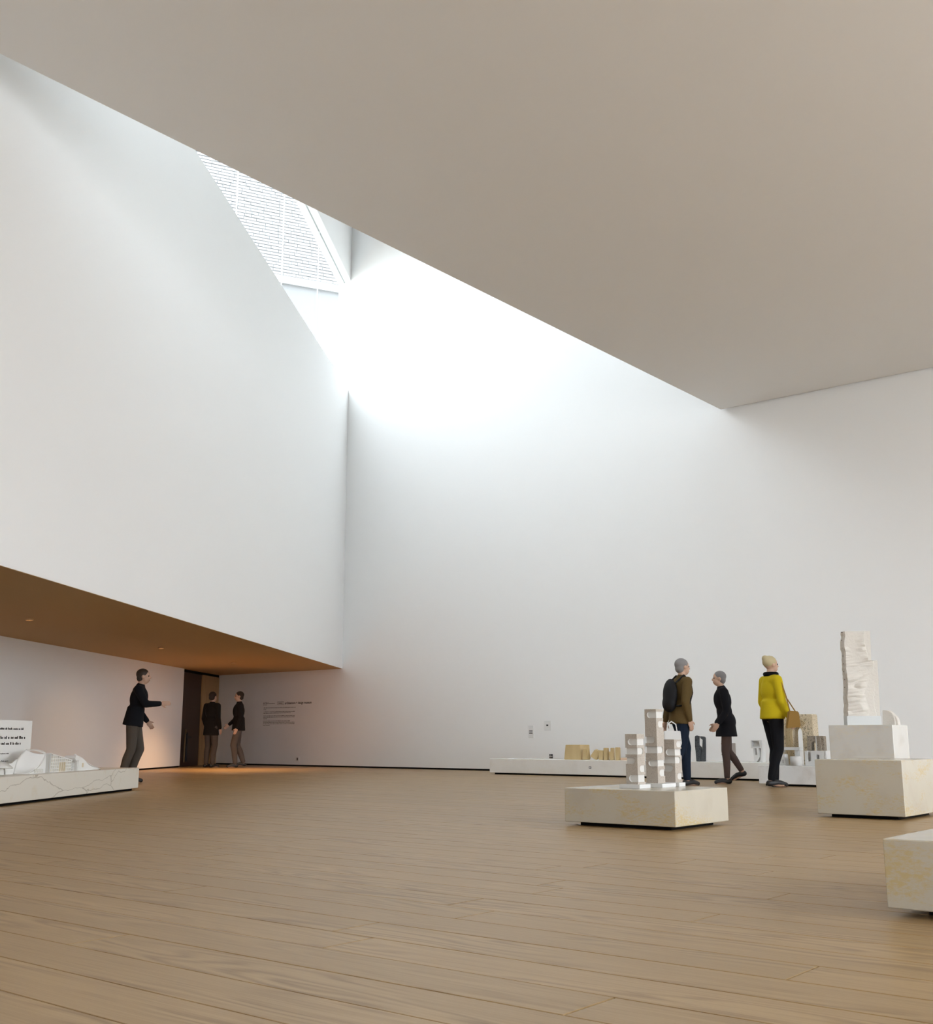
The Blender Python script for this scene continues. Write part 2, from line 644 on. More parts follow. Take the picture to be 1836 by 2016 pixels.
# walls behind and beside the photographer, with the side window
y0, y1, z0, z1 = WIN
bm = bmesh.new()
bm_box(bm, RIGHT_X, RIGHT_X + 0.3, REAR_Y, y0, 0.0, ZC)
bm_box(bm, RIGHT_X, RIGHT_X + 0.3, y1, YB, 0.0, ZC)
bm_box(bm, RIGHT_X, RIGHT_X + 0.3, y0, y1, 0.0, z0)
bm_box(bm, RIGHT_X, RIGHT_X + 0.3, y0, y1, z1, ZC)
structure(from_bm('wall_right', bm, WALL))
bm = bmesh.new()
bm_box(bm, -8.5, FILL_WIN[0], REAR_Y - 0.3, REAR_Y, 0.0, ZC)
bm_box(bm, FILL_WIN[1], RIGHT_X + 0.3, REAR_Y - 0.3, REAR_Y, 0.0, ZC)
bm_box(bm, FILL_WIN[0], FILL_WIN[1], REAR_Y - 0.3, REAR_Y, 0.0, FILL_WIN[2])
bm_box(bm, FILL_WIN[0], FILL_WIN[1], REAR_Y - 0.3, REAR_Y, FILL_WIN[3], ZC)
structure(from_bm('wall_rear', bm, WALL))
structure(add_mesh('ground_outside', [(-70, -60, -0.3), (60, -60, -0.3), (60, 70, -0.3), (-70, 70, -0.3)], [(0, 1, 2, 3)], GROUND))

# ------------------------------------------------------------------ high window
wn = left_frame('window_1')
box('glazing_bar', -16, 0.12, 0.165, 0.195, ZW1 - 0.006, ZW1 - 0.0005, plain('glazing_groove', (0.35, 0.38, 0.37), 0.6), wn)
tj = [0.0, 2.83, 5.90, 8.93, 12.0, 16.0]
for a, b in zip(tj[:-1], tj[1:]):
    box('glass_pane', -b + 0.008, -a - 0.008 + (0.10 if a == 0 else 0), 0.172, 0.188, ZW0 + 0.01, ZW1 - 0.004, GLASS, wn)
for a in tj[1:-1]:
    box('glass_joint', -a - 0.006, -a + 0.006, 0.168, 0.192, ZW0 + 0.005, ZW1 - 0.002, FRAMEW, wn)
box('sill', -16, 0.1, 0.003, 0.355, ZW0, ZW0 + 0.004, FRAMEW, wn)

# ------------------------------------------------------------------ brick building outside the high window
BD = Vector((math.sin(R(26)), math.cos(R(26)), 0))
P0 = Vector((-24.95, 24.05, 0))
BZ = 15.32
eb = bpy.data.objects.new('brick_building', None)
col.objects.link(eb)
eb.location = P0
eb.rotation_euler = (0, 0, math.atan2(BD.y, BD.x))
tag(eb, 'white brick building seen outside through the high window', 'building')
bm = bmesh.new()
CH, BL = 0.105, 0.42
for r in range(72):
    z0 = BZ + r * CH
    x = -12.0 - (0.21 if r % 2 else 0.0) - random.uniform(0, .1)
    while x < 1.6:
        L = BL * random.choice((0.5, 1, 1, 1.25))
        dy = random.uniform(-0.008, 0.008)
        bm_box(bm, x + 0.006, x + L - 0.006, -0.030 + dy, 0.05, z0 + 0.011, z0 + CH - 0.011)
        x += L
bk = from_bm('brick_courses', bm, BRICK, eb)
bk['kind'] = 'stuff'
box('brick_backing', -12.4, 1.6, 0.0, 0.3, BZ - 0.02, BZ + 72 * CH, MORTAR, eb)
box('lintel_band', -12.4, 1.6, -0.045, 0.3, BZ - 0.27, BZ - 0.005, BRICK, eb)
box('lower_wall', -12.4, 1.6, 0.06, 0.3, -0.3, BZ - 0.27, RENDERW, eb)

# ------------------------------------------------------------------ doors at the far end
dr = left_frame('door_1')
DY = 3.80
box('dark_leaf', -0.55, 1.20, DY, DY + 0.06, 0.002, ZS - 0.06, DOOR_D, dr)
hd = box('light_leaf', 1.21, 2.75, DY - 0.03, DY + 0.06, 0.002, ZS - 0.06, DOOR_L, dr)
box('door_head', -0.55, 2.75, DY - 0.02, DY + 0.1, ZS - 0.06, ZS + 0.01, BLACK, dr)
h = box('pull_handle', 0.10, 0.16, DY - 0.09, DY - 0.05, 0.12, 0.80, SLOT, dr, 0.01)
box('lever', 0.10, 0.40, DY - 0.09, DY - 0.06, 0.66, 0.71, SLOT, h)
box('hook', 0.00, 0.05, DY - 0.08, DY - 0.05, 0.76, 0.87, METAL, h, 0.01)
box('chain', -0.03, 0.02, DY - 0.08, DY - 0.05, 0.10, 0.76, METAL, h, 0.01)

# warm soffit downlights, lens hidden in tube; last two added to light low wall
LENS = glow('warm_lens', (1.0, 0.66, 0.36), 0.12)
for i, (lx, ly, pw, lab) in enumerate(((-2.4, 1.9, 235, 'short round downlight on the soffit nearest the dark door'),
                                       (-6.5, 2.0, 32, 'short round downlight added halfway along the soffit to light the low wall'),
                                       (-11.5, 2.0, 32, 'short round downlight added on the soffit above the veined marble plinth to light the low wall'))):
    p = lw(lx, ly, ZS)
    t = thing('downlight', lab, 'ceiling light', p, 0, 'warm downlights in the low soffit')
    vs, fs = [], []
    N = 24
    for k in range(N):
        c_, s_ = math.cos(2 * math.pi * k / N), math.sin(2 * math.pi * k / N)
        vs += [(0.052 * c_, 0.052 * s_, 0.0), (0.052 * c_, 0.052 * s_, -0.024), (0.045 * c_, 0.045 * s_, -0.024), (0.045 * c_, 0.045 * s_, 0.0)]
    for k in range(N):
        a0, a1 = 4 * k, 4 * ((k + 1) % N)
        for q in range(3):
            fs.append((a0 + q, a0 + q + 1, a1 + q + 1, a1 + q))
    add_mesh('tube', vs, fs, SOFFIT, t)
    bm = bmesh.new()
    bmesh.ops.create_cone(bm, cap_ends=True, segments=24, radius1=0.044, radius2=0.044, depth=0.004)
    o = from_bm('lens', bm, LENS, t)
    o.location = (0, 0, -0.001)
    ld = bpy.data.lights.new('downlight_beam', 'SPOT')
    ld.energy = pw
    ld.color = (1.0, 0.60, 0.30)
    ld.spot_size = R(118) if i == 0 else R(160)
    ld.spot_blend = 1.0
    ld.shadow_soft_size = 0.03
    lo = bpy.data.objects.new('downlight_beam', ld)
    col.objects.link(lo)
    lo.parent = t
    lo.location = (0, 0, -0.03)


# ------------------------------------------------------------------ stone plinths
def plinth(label, x0, x1, y0, y1, top, mat, inset=0.09, name='stone_plinth', frame=None, bev=0.004):
    if frame is None:
        t = thing(name, label, 'plinth', ((x0 + x1) / 2, (y0 + y1) / 2, 0))
    else:
        t = thing(name, label, 'plinth', frame[0], frame[1])
    hx, hy = (x1 - x0) / 2, (y1 - y0) / 2
    box('stone_slab', -hx, hx, -hy, hy, 0.030, top, mat, t, bev)
    box('recessed_base', -hx + inset, hx - inset, -hy + inset, hy - inset, 0.001, 0.031, BLACK, t)
    return t


CT = 0.288
plinth('low square beige limestone plinth carrying the three notched towers', -5.118, -4.135, 7.541, 8.405, CT, STONE)
TT = 0.490
plinth('tall beige limestone block in front of the carved ivory slab', -3.925, -3.172, 9.700, 10.70, TT, STONE)
plinth('beige limestone block cut off by the right edge of the picture', -1.584, -0.55, 4.547, 5.75, 0.290, STONE, 0.12)
LT = 0.286
plinth('long low white stone ledge along the end wall', -13.22, -7.39, 16.98, 17.62, LT, LEDGE_S, 0.07, 'stone_ledge')
PT = 0.286
plinth('short white stone platform under the sandy arch', -7.075, -5.95, 15.40, 16.40, PT, PLASTER_S, 0.07)
PED_T = 0.806
plinth('high white stone pedestal under the carved ivory slab', -4.52, -3.858, 11.60, 12.07, PED_T, STONE_W, 0.04)
# long veined plinth, parallel to the slanting wall; local x along the wall
E0 = Vector((-12.81, 8.93, 0))
LB_L, LB_W, LBT = 6.0, 0.95, 0.289
cen = E0 - AX * (LB_L / 2) - AN * (LB_W / 2)
plinth('long low veined marble plinth carrying the white building model', -LB_L / 2, LB_L / 2, -LB_W / 2, LB_W / 2, LBT, MARBLE, 0.06,
       frame=(cen, LEFT_ROT))


def lb(s, n, z=0.0):
    """veined plinth frame: s back from its far end, n in from its front face"""
    return E0 - AX * s - AN * n + Vector((0, 0, z))


# ------------------------------------------------------------------ notched towers
def apply_mods(o):
    dg = bpy.context.evaluated_depsgraph_get()
    me = bpy.data.meshes.new_from_object(o.evaluated_get(dg))
    o.modifiers.clear()
    old = o.data
    o.data = me
    bpy.data.meshes.remove(old)


def stadium(a, b, z0, z1, round_a, round_b):
    r = (z1 - z0) / 2
    zc = (z0 + z1) / 2
    pts = []
    n = 10
    if round_b:
        pts += [(b - r + r * math.cos(t), zc + r * math.sin(t)) for t in [(-0.5 + i / n) * math.pi for i in range(n + 1)]]
    else:
        pts += [(b, z0), (b, z1)]
    if round_a:
        pts += [(a + r + r * math.cos(t), zc + r * math.sin(t)) for t in [(0.5 + i / n) * math.pi for i in range(n + 1)]]
    else:
        pts += [(a, z1), (a, z0)]
    return pts


def tower(name, label, nx, ny, base, top, wdt, dep, cuts, plate_top):
    """nx, ny: near right-hand corner in plan; cuts: (type, top fraction, bottom fraction, where)"""
    t = thing(name, label, 'sculpture', (nx - wdt / 2, ny + dep / 2, base))
    H = top - base
    hx, hy = wdt / 2, dep / 2
    e, e2 = 0.020, 0.009
    body = box('notched_column', -hx, hx, -hy, hy, 0, H, CONC, t)
    bpy.context.view_layer.update()
    for kind, f0, f1, q in cuts:
        z1, z0 = H * (1 - f0), H * (1 - f1)
        parts = []
        bm = bmesh.new()
        if kind == 'a':
            bm_prism(bm, stadium(-hx + q * wdt, hx + 0.01, z0, z1, True, False), -hy - 0.01, -hy + e)
            parts.append(bm)
            bm = bmesh.new()
            bm_box(bm, hx - e2, hx + 0.01, -hy - 0.011, hy + 0.01, z0, z1)
            parts.append(bm)
        elif kind == 'b':
            bm_box(bm, -hx - 0.01, hx + 0.01, -hy - 0.01, -hy + e, z0, z1)
            parts.append(bm)
            bm = bmesh.new()
            bm_prism(bm, stadium(-hy - 0.011, -hy + q * dep, z0, z1, False, True), -hx + 0, 0)
            for v in bm.verts:
                x, y, z = v.co
                v.co = (hx - e2 if y < -hx / 2 else hx + 0.01, x, z)
            parts.append(bm)
        elif kind == 'c':
            bm_prism(bm, stadium(-hx - 0.01, -hx + q * wdt, z0, z1, False, True), -hy - 0.01, -hy + e)
            parts.append(bm)
        elif kind == 'd':
            bm_prism(bm, stadium(-hy + q * dep, hy + 0.01, z0, z1, True, False), -hx, 0)
            for v in bm.verts:
                x, y, z = v.co
                v.co = (hx - e2 if y < -hx / 2 else hx + 0.01, x, z)
            parts.append(bm)
        for bm in parts:
            c = from_bm('cutter', bm, NICHE, t)
            bpy.context.view_layer.update()
            md = body.modifiers.new('cut', 'BOOLEAN')
            md.operation = 'DIFFERENCE'
            md.solver = 'EXACT'
            md.material_mode = 'TRANSFER'
            md.object = c
            apply_mods(body)
            me = c.data
            bpy.data.objects.remove(c)
            bpy.data.meshes.remove(me)
    return t


def fr(top, bot, ys):
    return [((a - top) / (bot - top), (b - top) / (bot - top)) for a, b in ys]


PLT = CT + 0.030
f = fr(690, 1745, [(785, 925), (978, 1120), (1175, 1318), (1352, 1490), (1548, 1695)])
tower('notched_tower', 'left of three sandy notched towers, of middle height', -4.589, 7.787, PLT, 0.706, 0.106, 0.116,
      [('a', *f[0], .23), ('b', *f[1], .82), ('c', *f[2], .78), ('d', *f[3], .30), ('a', *f[4], .25)], PLT)
f = fr(170, 1720, [(220, 355), (415, 555), (750, 890), (955, 1095), (1240, 1370), (1440, 1575)])
tower('notched_tower', 'tallest sandy notched tower, in the middle of three', -4.589, 8.103, PLT, 0.906, 0.106, 0.117,
      [('a', *f[0], .20), ('d', *f[1], .25), ('c', *f[2], .80), ('b', *f[3], .85), ('a', *f[4], .22), ('d', *f[5], .25)], PLT)
f = fr(805, 1700, [(840, 970), (1005, 1140), (1170, 1305), (1340, 1475), (1510, 1645)])
tower('notched_tower', 'shortest sandy notched tower, right of three', -4.569, 8.385 - 0.03, PLT, 0.663, 0.107, 0.118,
      [('d', *f[0], .30), ('a', *f[1], .24), ('b', *f[2], .82), ('c', *f[3], .80), ('d', *f[4], .30)], PLT)
for lab, x0, x1, yy0, yy1 in (('white base plate under the left notched tower', -4.742, -4.556, 7.755, 7.925),
                              ('white base plate under the tallest notched tower', -4.720, -4.500, 8.010, 8.235),
                              ('white base plate under the shortest notched tower', -4.700, -4.500, 8.290, 8.395)):
    t = thing('base_plate', lab, 'base', ((x0 + x1) / 2, (yy0 + yy1) / 2, CT), 0, 'base plates under the towers')
    hx, hy = (x1 - x0) / 2, (yy1 - yy0) / 2
    box('plate', -hx, hx, -hy, hy, 0.0, 0.030, PLAS, t, 0.002)

# ------------------------------------------------------------------ carved slab on the pedestal
t = thing('slab_base', 'pale grey block on the pedestal under the carved ivory slab', 'base', (-4.245, 11.84, PED_T))
box('base_block', -0.172, 0.172, -0.09, 0.09, 0, 0.094, GREYP, t, 0.002)
t.rotation_euler = (0, 0, R(31))

ST_Z = PED_T + 0.094
t = thing('carved_slab', 'tall ivory stone slab with torn rippled face on the high pedestal', 'sculpture', (-4.245, 11.84, ST_Z), R(31))


def rag(z, s, a):
    return a * (noise.noise(Vector((s, z * 9.0, 0.3))) + 0.5 * noise.noise(Vector((s + 5, z * 31.0, 0.7))))


def stele(x0f, x1f, z0, z1, y0, y1, name, nx=56, nz=150):
    vs, fs = [], []
    for j in range(nz + 1):
        z = z0 + (z1 - z0) * j / nz
        a, b = x0f(z), x1f(z)
        for i in range(nx + 1):
            u = i / nx
            x = a + (b - a) * u
            p = Vector((x * 3.2 + 2.0, z * 15.0 - x * 2.6, 1.7))
            q = Vector((x * 5.0, z * 4.0, 9.1))
            rip = noise.noise(p) + 0.5 * noise.noise(p * 2.3)
            m = max(0.0, min(1.0, 0.5 + 1.9 * noise.noise(q) + (0.25 if abs(z - 0.62) < 0.10 or z < 0.22 else -0.05)))
            y = y0 - 0.036 * abs(rip) * m - 0.012 * noise.noise(q * 0.8)
            # smooth dressed margin on the right, sunk behind the torn face
            edge = b - 0.055 - 0.03 * noise.noise(Vector((z * 5.0, 4.4, 0)))
            if x > edge:
                y = y0 + 0.010
            if u < 0.03:
                y = y0 + 0.012
            vs.append((x, y, z))
    W = nx + 1
    for j in range(nz):
        for i in range(nx):
            k = j * W + i
            fs.append((k, k + 1, k + 1 + W, k + W))
    nb = len(vs)
    for j in range(nz + 1):
        z = z0 + (z1 - z0) * j / nz
        vs.append((x0f(z), y1, z))
        vs.append((x1f(z), y1, z))
    for j in range(nz):
        l0, l1 = nb + 2 * j, nb + 2 * (j + 1)
        fs.append((j * W, (j + 1) * W, l1, l0))
        fs.append((j * W + nx, l0 + 1, l1 + 1, (j + 1) * W + nx))
        fs.append((l0, l1, l1 + 1, l0 + 1))
    fs.append(tuple(range(0, W)) + (nb + 1, nb))
    fs.append(tuple(nz * W + i for i in range(W)) + (nb + 2 * nz + 1, nb + 2 * nz))
    return add_mesh(name, vs, fs, STELE, t)


SH = 1.786 - ST_Z
step = 1.475 - ST_Z
stele(lambda z: -0.165 + rag(z, 1.0, 0.012) + 0.02 * z, lambda z: 0.168 + 0.02 * z, 0.0, step, -0.085, 0.085, 'lower_stone')
stele(lambda z: -0.152 + rag(z, 1.0, 0.012), lambda z: 0.118 + 0.03 * (z - step), step + 0.0005, SH, -0.085, 0.085, 'upper_stone', 50, 80)
for k in range(11):
    z = 0.05 + k * 0.083
    bm = bmesh.new()
    bmesh.ops.create_cone(bm, cap_ends=True, segments=8, radius1=0.006, radius2=0.006, depth=0.02, matrix=Matrix.Rotation(R(90), 4, 'Y'))
    o = from_bm('drill_hole', bm, TAUPE, t)
    o.location = (-0.153, -0.03 + 0.02 * (k % 2), z)

# fragment leaning beside it
t = thing('arch_fragment', 'small rounded white stone fragment beside the carved slab', 'sculpture', (-4.01, 11.97, PED_T))
pr = [(-0.055, 0), (0.075, 0)]
pr += [(-0.055 + 0.13 * math.cos(a) ** 0.8 if math.cos(a) > 0 else -0.055, 0.155 * math.sin(a) ** 0.6) for a in [R(8 + i * 8) for i in range(11)]]
prism('fragment', pr, -0.05, 0.05, STELE, t, 0.004)
pr2 = [(0.055, 0.0), (0.098, 0.0), (0.094, 0.05), (0.080, 0.085), (0.062, 0.10)]
prism('chip', pr2, -0.03, 0.05, STELE, t, 0.003)


# ------------------------------------------------------------------ pale wood blocks on the ledge
def chunk(label, cx, cyy, wd, dp, ht, rz=0.0, rx=0.0, ry=0.0, taper=(1, 1), shear=0.0, bev=0.006, lift=0.0):
    bm = bmesh.new()
    bm_box(bm, -wd / 2, wd / 2, -dp / 2, dp / 2, 0, ht)
    for v in bm.verts:
        if v.co.z > ht * 0.5:
            v.co.x = v.co.x * taper[0] + shear
            v.co.y *= taper[1]
    bmesh.ops.bevel(bm, geom=list(bm.edges), offset=bev, segments=2, affect='EDGES')
    M = Matrix.Rotation(rx, 4, 'X') @ Matrix.Rotation(ry, 4, 'Y')
    bmesh.ops.transform(bm, matrix=M, verts=bm.verts)
    mz = min(v.co.z for v in bm.verts)
    for v in bm.verts:
        v.co.z -= mz
    t = from_bm('wooden_block', bm, PINE)
    t.location = (cx, cyy, LT + lift)
    t.rotation_euler = (0, 0, rz)
    return tag(t, label, 'wood block', 'pale wood pieces on the ledge')


chunk('largest pale wood block, tapering upwards, left end of the row', -11.43, 17.27, 0.36, 0.32, 0.262, taper=(0.86, 1), shear=0.012)
chunk('squat rounded wood block touching the largest block', -11.155, 17.16, 0.125, 0.11, 0.185, R(-12), R(5), R(-5), (0.76, 0.8), 0.02, 0.012)
chunk('tilted diamond-shaped wood block, third from the left of the row', -10.995, 17.16, 0.135, 0.12, 0.155, R(14), R(8), R(30), (0.92, 0.92), 0.015, 0.012)
chunk('small wood cube tapering downwards, fourth from the left', -10.828, 17.14, 0.075, 0.09, 0.165, R(12), 0, R(4), (1.28, 1.1), -0.006, 0.006)
chunk('first upright wood plank after the small cubes', -10.735, 17.15, 0.072, 0.08, 0.213, R(0), 0, 0, (0.95, 1))
chunk('narrow middle upright wood plank in the row', -10.665, 17.25, 0.040, 0.09, 0.213, R(0), 0, 0, (1, 1))
chunk('small wood cube tucked between the upright planks', -10.585, 17.10, 0.070, 0.07, 0.150, R(14), 0, R(-5), (1.15, 1))
chunk('last upright wood plank at the right end of the row', -10.490, 17.14, 0.072, 0.08, 0.222, R(4), 0, 0, (0.95, 1))
tag(box('wooden_offcut', -10.42, -10.18, 17.12, 17.22, LT, LT + 0.045, plain('pinkish_wood', (0.70, 0.50, 0.36), 0.6)),
    'thin pinkish wood offcut lying flat behind the left tower', 'wood block')


# ------------------------------------------------------------------ small stone works on the ledge
def outline(pts, ox, oy, s=0.0094, sz=0.00845):
    return [((x - ox) * s, (oy - y) * sz) for x, y in pts]


t = thing('split_column', 'dark grey granite column split into two halves on the ledge', 'sculpture', (-8.935, 17.25, LT))
prism('left_half', outline([(1368.8, 1449.5), (1372, 1447.6), (1377.2, 1449), (1376.4, 1453), (1376.0, 1466), (1380.6, 1471), (1378.6, 1498), (1369.8, 1498), (1369.2, 1478), (1368.3, 1468)], 1379, 1498), -0.022, 0.022, DARKST, t, 0.005)
prism('right_half', outline([(1378.6, 1449), (1387, 1450.0), (1388.8, 1452), (1388.4, 1471), (1387.0, 1498), (1378.9, 1498), (1380.0, 1486), (1382.2, 1474), (1383.8, 1456), (1379.6, 1453)], 1379, 1498), -0.018, 0.026, DARKST, t, 0.005)

t = thing('stone_cube', 'small taupe stone cube with a scooped side on a white stand', 'sculpture', (-8.44, 17.26, LT))
box('stand', -0.085, 0.085, -0.06, 0.06, 0, 0.105, PLAS, t, 0.003)
n_ = 10
sc = [(-0.095, 0.105), (0.098, 0.105), (0.098, 0.300), (-0.095, 0.300)]
sc += [(-0.095 + 0.055 * math.cos(a), 0.2025 + 0.08 * math.sin(a)) for a in [R(90 - 180 * i / n_) for i in range(n_ + 1)]]
prism('scooped_cube', sc, -0.07, 0.07, TAUPE, t, 0.002)

t = thing('pierced_block', 'white carved upright block pierced by two openings on the ledge', 'sculpture', (-7.915, 17.25, LT))
bm = bmesh.new()
# head frame: four bars round an opening
bm_box(bm, -0.090, 0.070, -0.06, 0.05, 0.335, 0.352)
bm_box(bm, -0.090, 0.070, -0.06, 0.05, 0.222, 0.246)
bm_box(bm, -0.090, -0.075, -0.06, 0.05, 0.246, 0.335)
bm_box(bm, 0.052, 0.070, -0.06, 0.05, 0.246, 0.335)
from_bm('head_frame', bm, PLAS, t)
box('head_back', -0.075, 0.052, 0.0, 0.05, 0.246, 0.335, PLAS, t)
prism('right_leg', [(0.045, 0.0), (0.088, 0.0), (0.096, 0.30), (0.090, 0.352), (0.070, 0.352), (0.066, 0.222)], -0.04, 0.08, PLAS, t, 0.003)
prism('left_leg', [(-0.055, 0.0), (-0.020, 0.0), (0.048, 0.09), (0.040, 0.222), (0.015, 0.222), (0.005, 0.11), (-0.038, 0.115), (-0.045, 0.222), (-0.068, 0.222), (-0.062, 0.10)], -0.04, 0.05, PLAS, t, 0.003)

# ------------------------------------------------------------------ arches and white pieces on the short platform
t = thing('stone_arch', 'large sandy travertine arch with ribbed grooves on the short platform', 'sculpture', (-6.66, 15.98, PT))


def arch_profile(xl, xr, H, ox0, ox1, spring, n=14):
    r = (ox1 - ox0) / 2
    c = (ox0 + ox1) / 2
    p = [(xl, 0), (xl + 0.01, H), (xr - 0.012, H), (xr, H - 0.02), (xr + 0.012, 0), (ox1, 0)]
    p += [(c + r * math.cos(a), spring + r * 1.25 * math.sin(a)) for a in [math.pi * i / n for i in range(n + 1)]]
    p += [(ox0, 0)]
    return p


AH = 1.012 - PT
prism('arch_body', arch_profile(-0.262, 0.235, AH, -0.072, 0.075, 0.455), -0.10, 0.10, TRAV, t, 0.004)
for k in range(5):
    r0 = 0.088 + 0.022 * k
    vs, fs = [], []
    path = [(-r0 + 0.0015, 0.02 + 0.435 * i / 10) for i in range(11)]
    path += [(0.0015 - r0 * math.cos(a), 0.455 + r0 * 1.15 * math.sin(a)) for a in [R(6 * i) for i in range(1, 24)]]
    for i, (x, z) in enumerate(path):
        a = Vector(path[max(0, i - 1)])
        b = Vector(path[min(len(path) - 1, i + 1)])
        d = (b - a).normalized()
        nrm = Vector((-d.y, d.x))
        for sx, y in ((-1, -0.098), (-1, -0.112), (1, -0.112), (1, -0.098)):
            vs.append((x + nrm.x * 0.006 * sx, y, z + nrm.y * 0.006 * sx))
    for i in range(len(path) - 1):
        for j in range(4):
            fs.append((4 * i + j, 4 * i + (j + 1) % 4, 4 * i + 4 + (j + 1) % 4, 4 * i + 4 + j))
    fs += [(0, 1, 2, 3), tuple(4 * (len(path) - 1) + j for j in range(4))]
    add_mesh('arch_rib', vs, fs, TRAV_RIB, t)

# white base with arched niches; the small dark arch stands on it
bx = thing('arcaded_base', 'white block with round-ended niches under the small brown arch', 'sculpture', (-6.28, 15.70, PT))
BH = 0.207
body = box('white_body', -0.165, 0.115, -0.12, 0.13, 0, BH, PLAS, bx, 0.002)
bpy.context.view_layer.update()
for a, b, z0_, z1_ in ((-0.128, -0.075, 0.06, 0.40), (0.0, 0.05, -0.1, 0.155)):
    bm = bmesh.new()
    r = (b - a) / 2
    c = (a + b) / 2
    if z1_ > BH:
        p = [(b, z1_), (a, z1_), ] + [(c - r * math.cos(q), z0_ + r - r * math.sin(q)) for q in [math.pi * i / 10 for i in range(11)]]
    else:
        p = [(a, z0_), (b, z0_)] + [(c + r * math.cos(q), z1_ - r + r * math.sin(q)) for q in [math.pi * i / 10 for i in range(11)]]
    bm_prism(bm, p, -0.2, -0.03)
    cco = from_bm('cutter', bm, PLAS, bx)
    bpy.context.view_layer.update()
    md = body.modifiers.new('cut', 'BOOLEAN')
    md.operation = 'DIFFERENCE'
    md.solver = 'EXACT'
    md.object = cco
    apply_mods(body)
    me = cco.data
    bpy.data.objects.remove(cco)
    bpy.data.meshes.remove(me)
box('side_pier', 0.122, 0.150, -0.12, 0.10, 0, BH, PLAS, bx, 0.002)

t = thing('small_arch', 'small rough brown stone arch standing on the white niched block', 'sculpture', (-6.315, 15.73, PT + BH))
prism('rough_arch', arch_profile(-0.125, 0.075, 0.208, -0.062, 0.008, 0.085), -0.065, 0.065, TRAV_D, t, 0.004)
box('grey_stripe', 0.012, 0.022, -0.071, -0.060, 0.0, 0.205, GREYP, t)
prism('side_slab', [(0.078, 0), (0.115, 0), (0.112, 0.205), (0.078, 0.205)], -0.03, 0.07, TRAV_D, t, 0.004)

t = thing('table_structure', 'white table-like model with flat top on the short platform', 'sculpture', (-6.67, 15.62, PT))
box('top_slab', -0.165, 0.165, -0.07, 0.07, 0.215, 0.256, PLAS, t, 0.002)
prism('left_pier', [(-0.165, 0), (-0.055, 0), (-0.065, 0.155), (-0.095, 0.165), (-0.150, 0.165), (-0.150, 0.18), (-0.105, 0.18), (-0.105, 0.215), (-0.165, 0.215)], -0.06, 0.06, PLAS, t, 0.002)
prism('right_prop', [(0.075, 0.0), (0.120, 0.0), (0.130, 0.215), (0.075, 0.215)], -0.03, 0.03, PLAS, t, 0.002)
box('slot', -0.098, -0.092, -0.0615, -0.0595, 0.03, 0.08, SLOT, t)
t = thing('white_drum', 'plain white drum in front of the ribbed arch', 'sculpture', (-6.535, 15.475, PT))
bm = bmesh.new()
bmesh.ops.create_cone(bm, cap_ends=True, segments=40, radius1=0.079, radius2=0.079, depth=0.128)
bmesh.ops.bevel(bm, geom=[e for e in bm.edges if len(e.link_faces) == 2 and any(len(fc.verts) > 8 for fc in e.link_faces)], offset=0.003, segments=2, affect='EDGES')
o = from_bm('drum', bm, PLAS, t, True)
o.location = (0, 0, 0.0645)
for p in o.data.polygons:
    p.use_smooth = len(p.vertices) == 4

# ------------------------------------------------------------------ wall fittings
def wall_plate(label, x0, x1, z0, z1, slots, name='wall_switch', cat='switch', mat=PLATE):
    t = thing(name, label, cat, ((x0 + x1) / 2, YB, (z0 + z1) / 2))
    hx, hz = (x1 - x0) / 2, (z1 - z0) / 2
    box('plate', -hx, hx, -0.012, 0.0, -hz, hz, mat, t, 0.003)
    for a, b, c, d, m in slots:
        box('slot', a, b, -0.0145, -0.0115, c, d, m, t)
    return t


wall_plate('narrow tall white switch plate with two dark slots', -13.517, -13.383, 0.672, 0.916,
           [(-0.045, 0.04, 0.005, 0.022, SLOT), (-0.045, 0.04, -0.040, -0.018, INKG), (-0.06, 0.06, 0.105, 0.118, FRAMEW)])
wall_plate('higher white switch plate with one small dark button', -13.12, -12.961, 0.822, 1.009,
           [(-0.026, 0.020, -0.012, 0.018, SLOT), (-0.07, 0.07, 0.07, 0.09, FRAMEW)])
wall_plate('small dark socket with four square holes just above the ledge', -13.006, -12.929, 0.268, 0.352,
           [(-0.003, 0.003, -0.04, 0.04, PLATE), (-0.036, 0.036, -0.006, 0.002, PLATE)], 'wall_socket', 'socket', SLOT)
wall_plate('white wall socket low beside the wall text', -20.442, -20.321, 0.114, 0.221,
           [(-0.018, 0.018, -0.03, 0.03, SLOT)], 'wall_socket', 'socket')
t = thing('ledge_tag', 'tiny square tag on the front of the long ledge', 'label', (-10.97, 16.98, 0.158))
box('dark_frame', -0.022, 0.022, -0.004, 0.0, -0.018, 0.018, SLOT, t)
box('pale_centre', -0.012, 0.012, -0.005, -0.0035, -0.010, 0.010, PLATE, t)
t = thing('wall_socket', 'grey socket on the low wall behind the marble plinth', 'socket', lw(-5.35, 3.70, 0.137), LEFT_ROT)
box('plate', -0.045, 0.045, -0.012, 0.0, -0.035, 0.035, GREYP, t, 0.003)
box('slot', -0.02, 0.02, -0.0145, -0.0115, -0.015, 0.015, INKG, t)


# ------------------------------------------------------------------ lettering
def word_rows(bm, x0, rows, y, hgt, rng):
    """rows: (z, width) ; short strokes standing for the blurred words of a paragraph"""
    for z, wdt in rows:
        x = x0
        while x < x0 + wdt - 0.02:
            L = min(rng.uniform(0.03, 0.11), x0 + wdt - x)
            n = max(1, int(L / (hgt * 0.62)))
            for i in range(n):
                a = x + i * L / n
                hh = hgt * rng.choice((0.62, 0.62, 0.7, 1.0))
                bm_box(bm, a, a + L / n * 0.72, y - 0.001, y, z, z + hh)
            x += L + hgt * 0.7


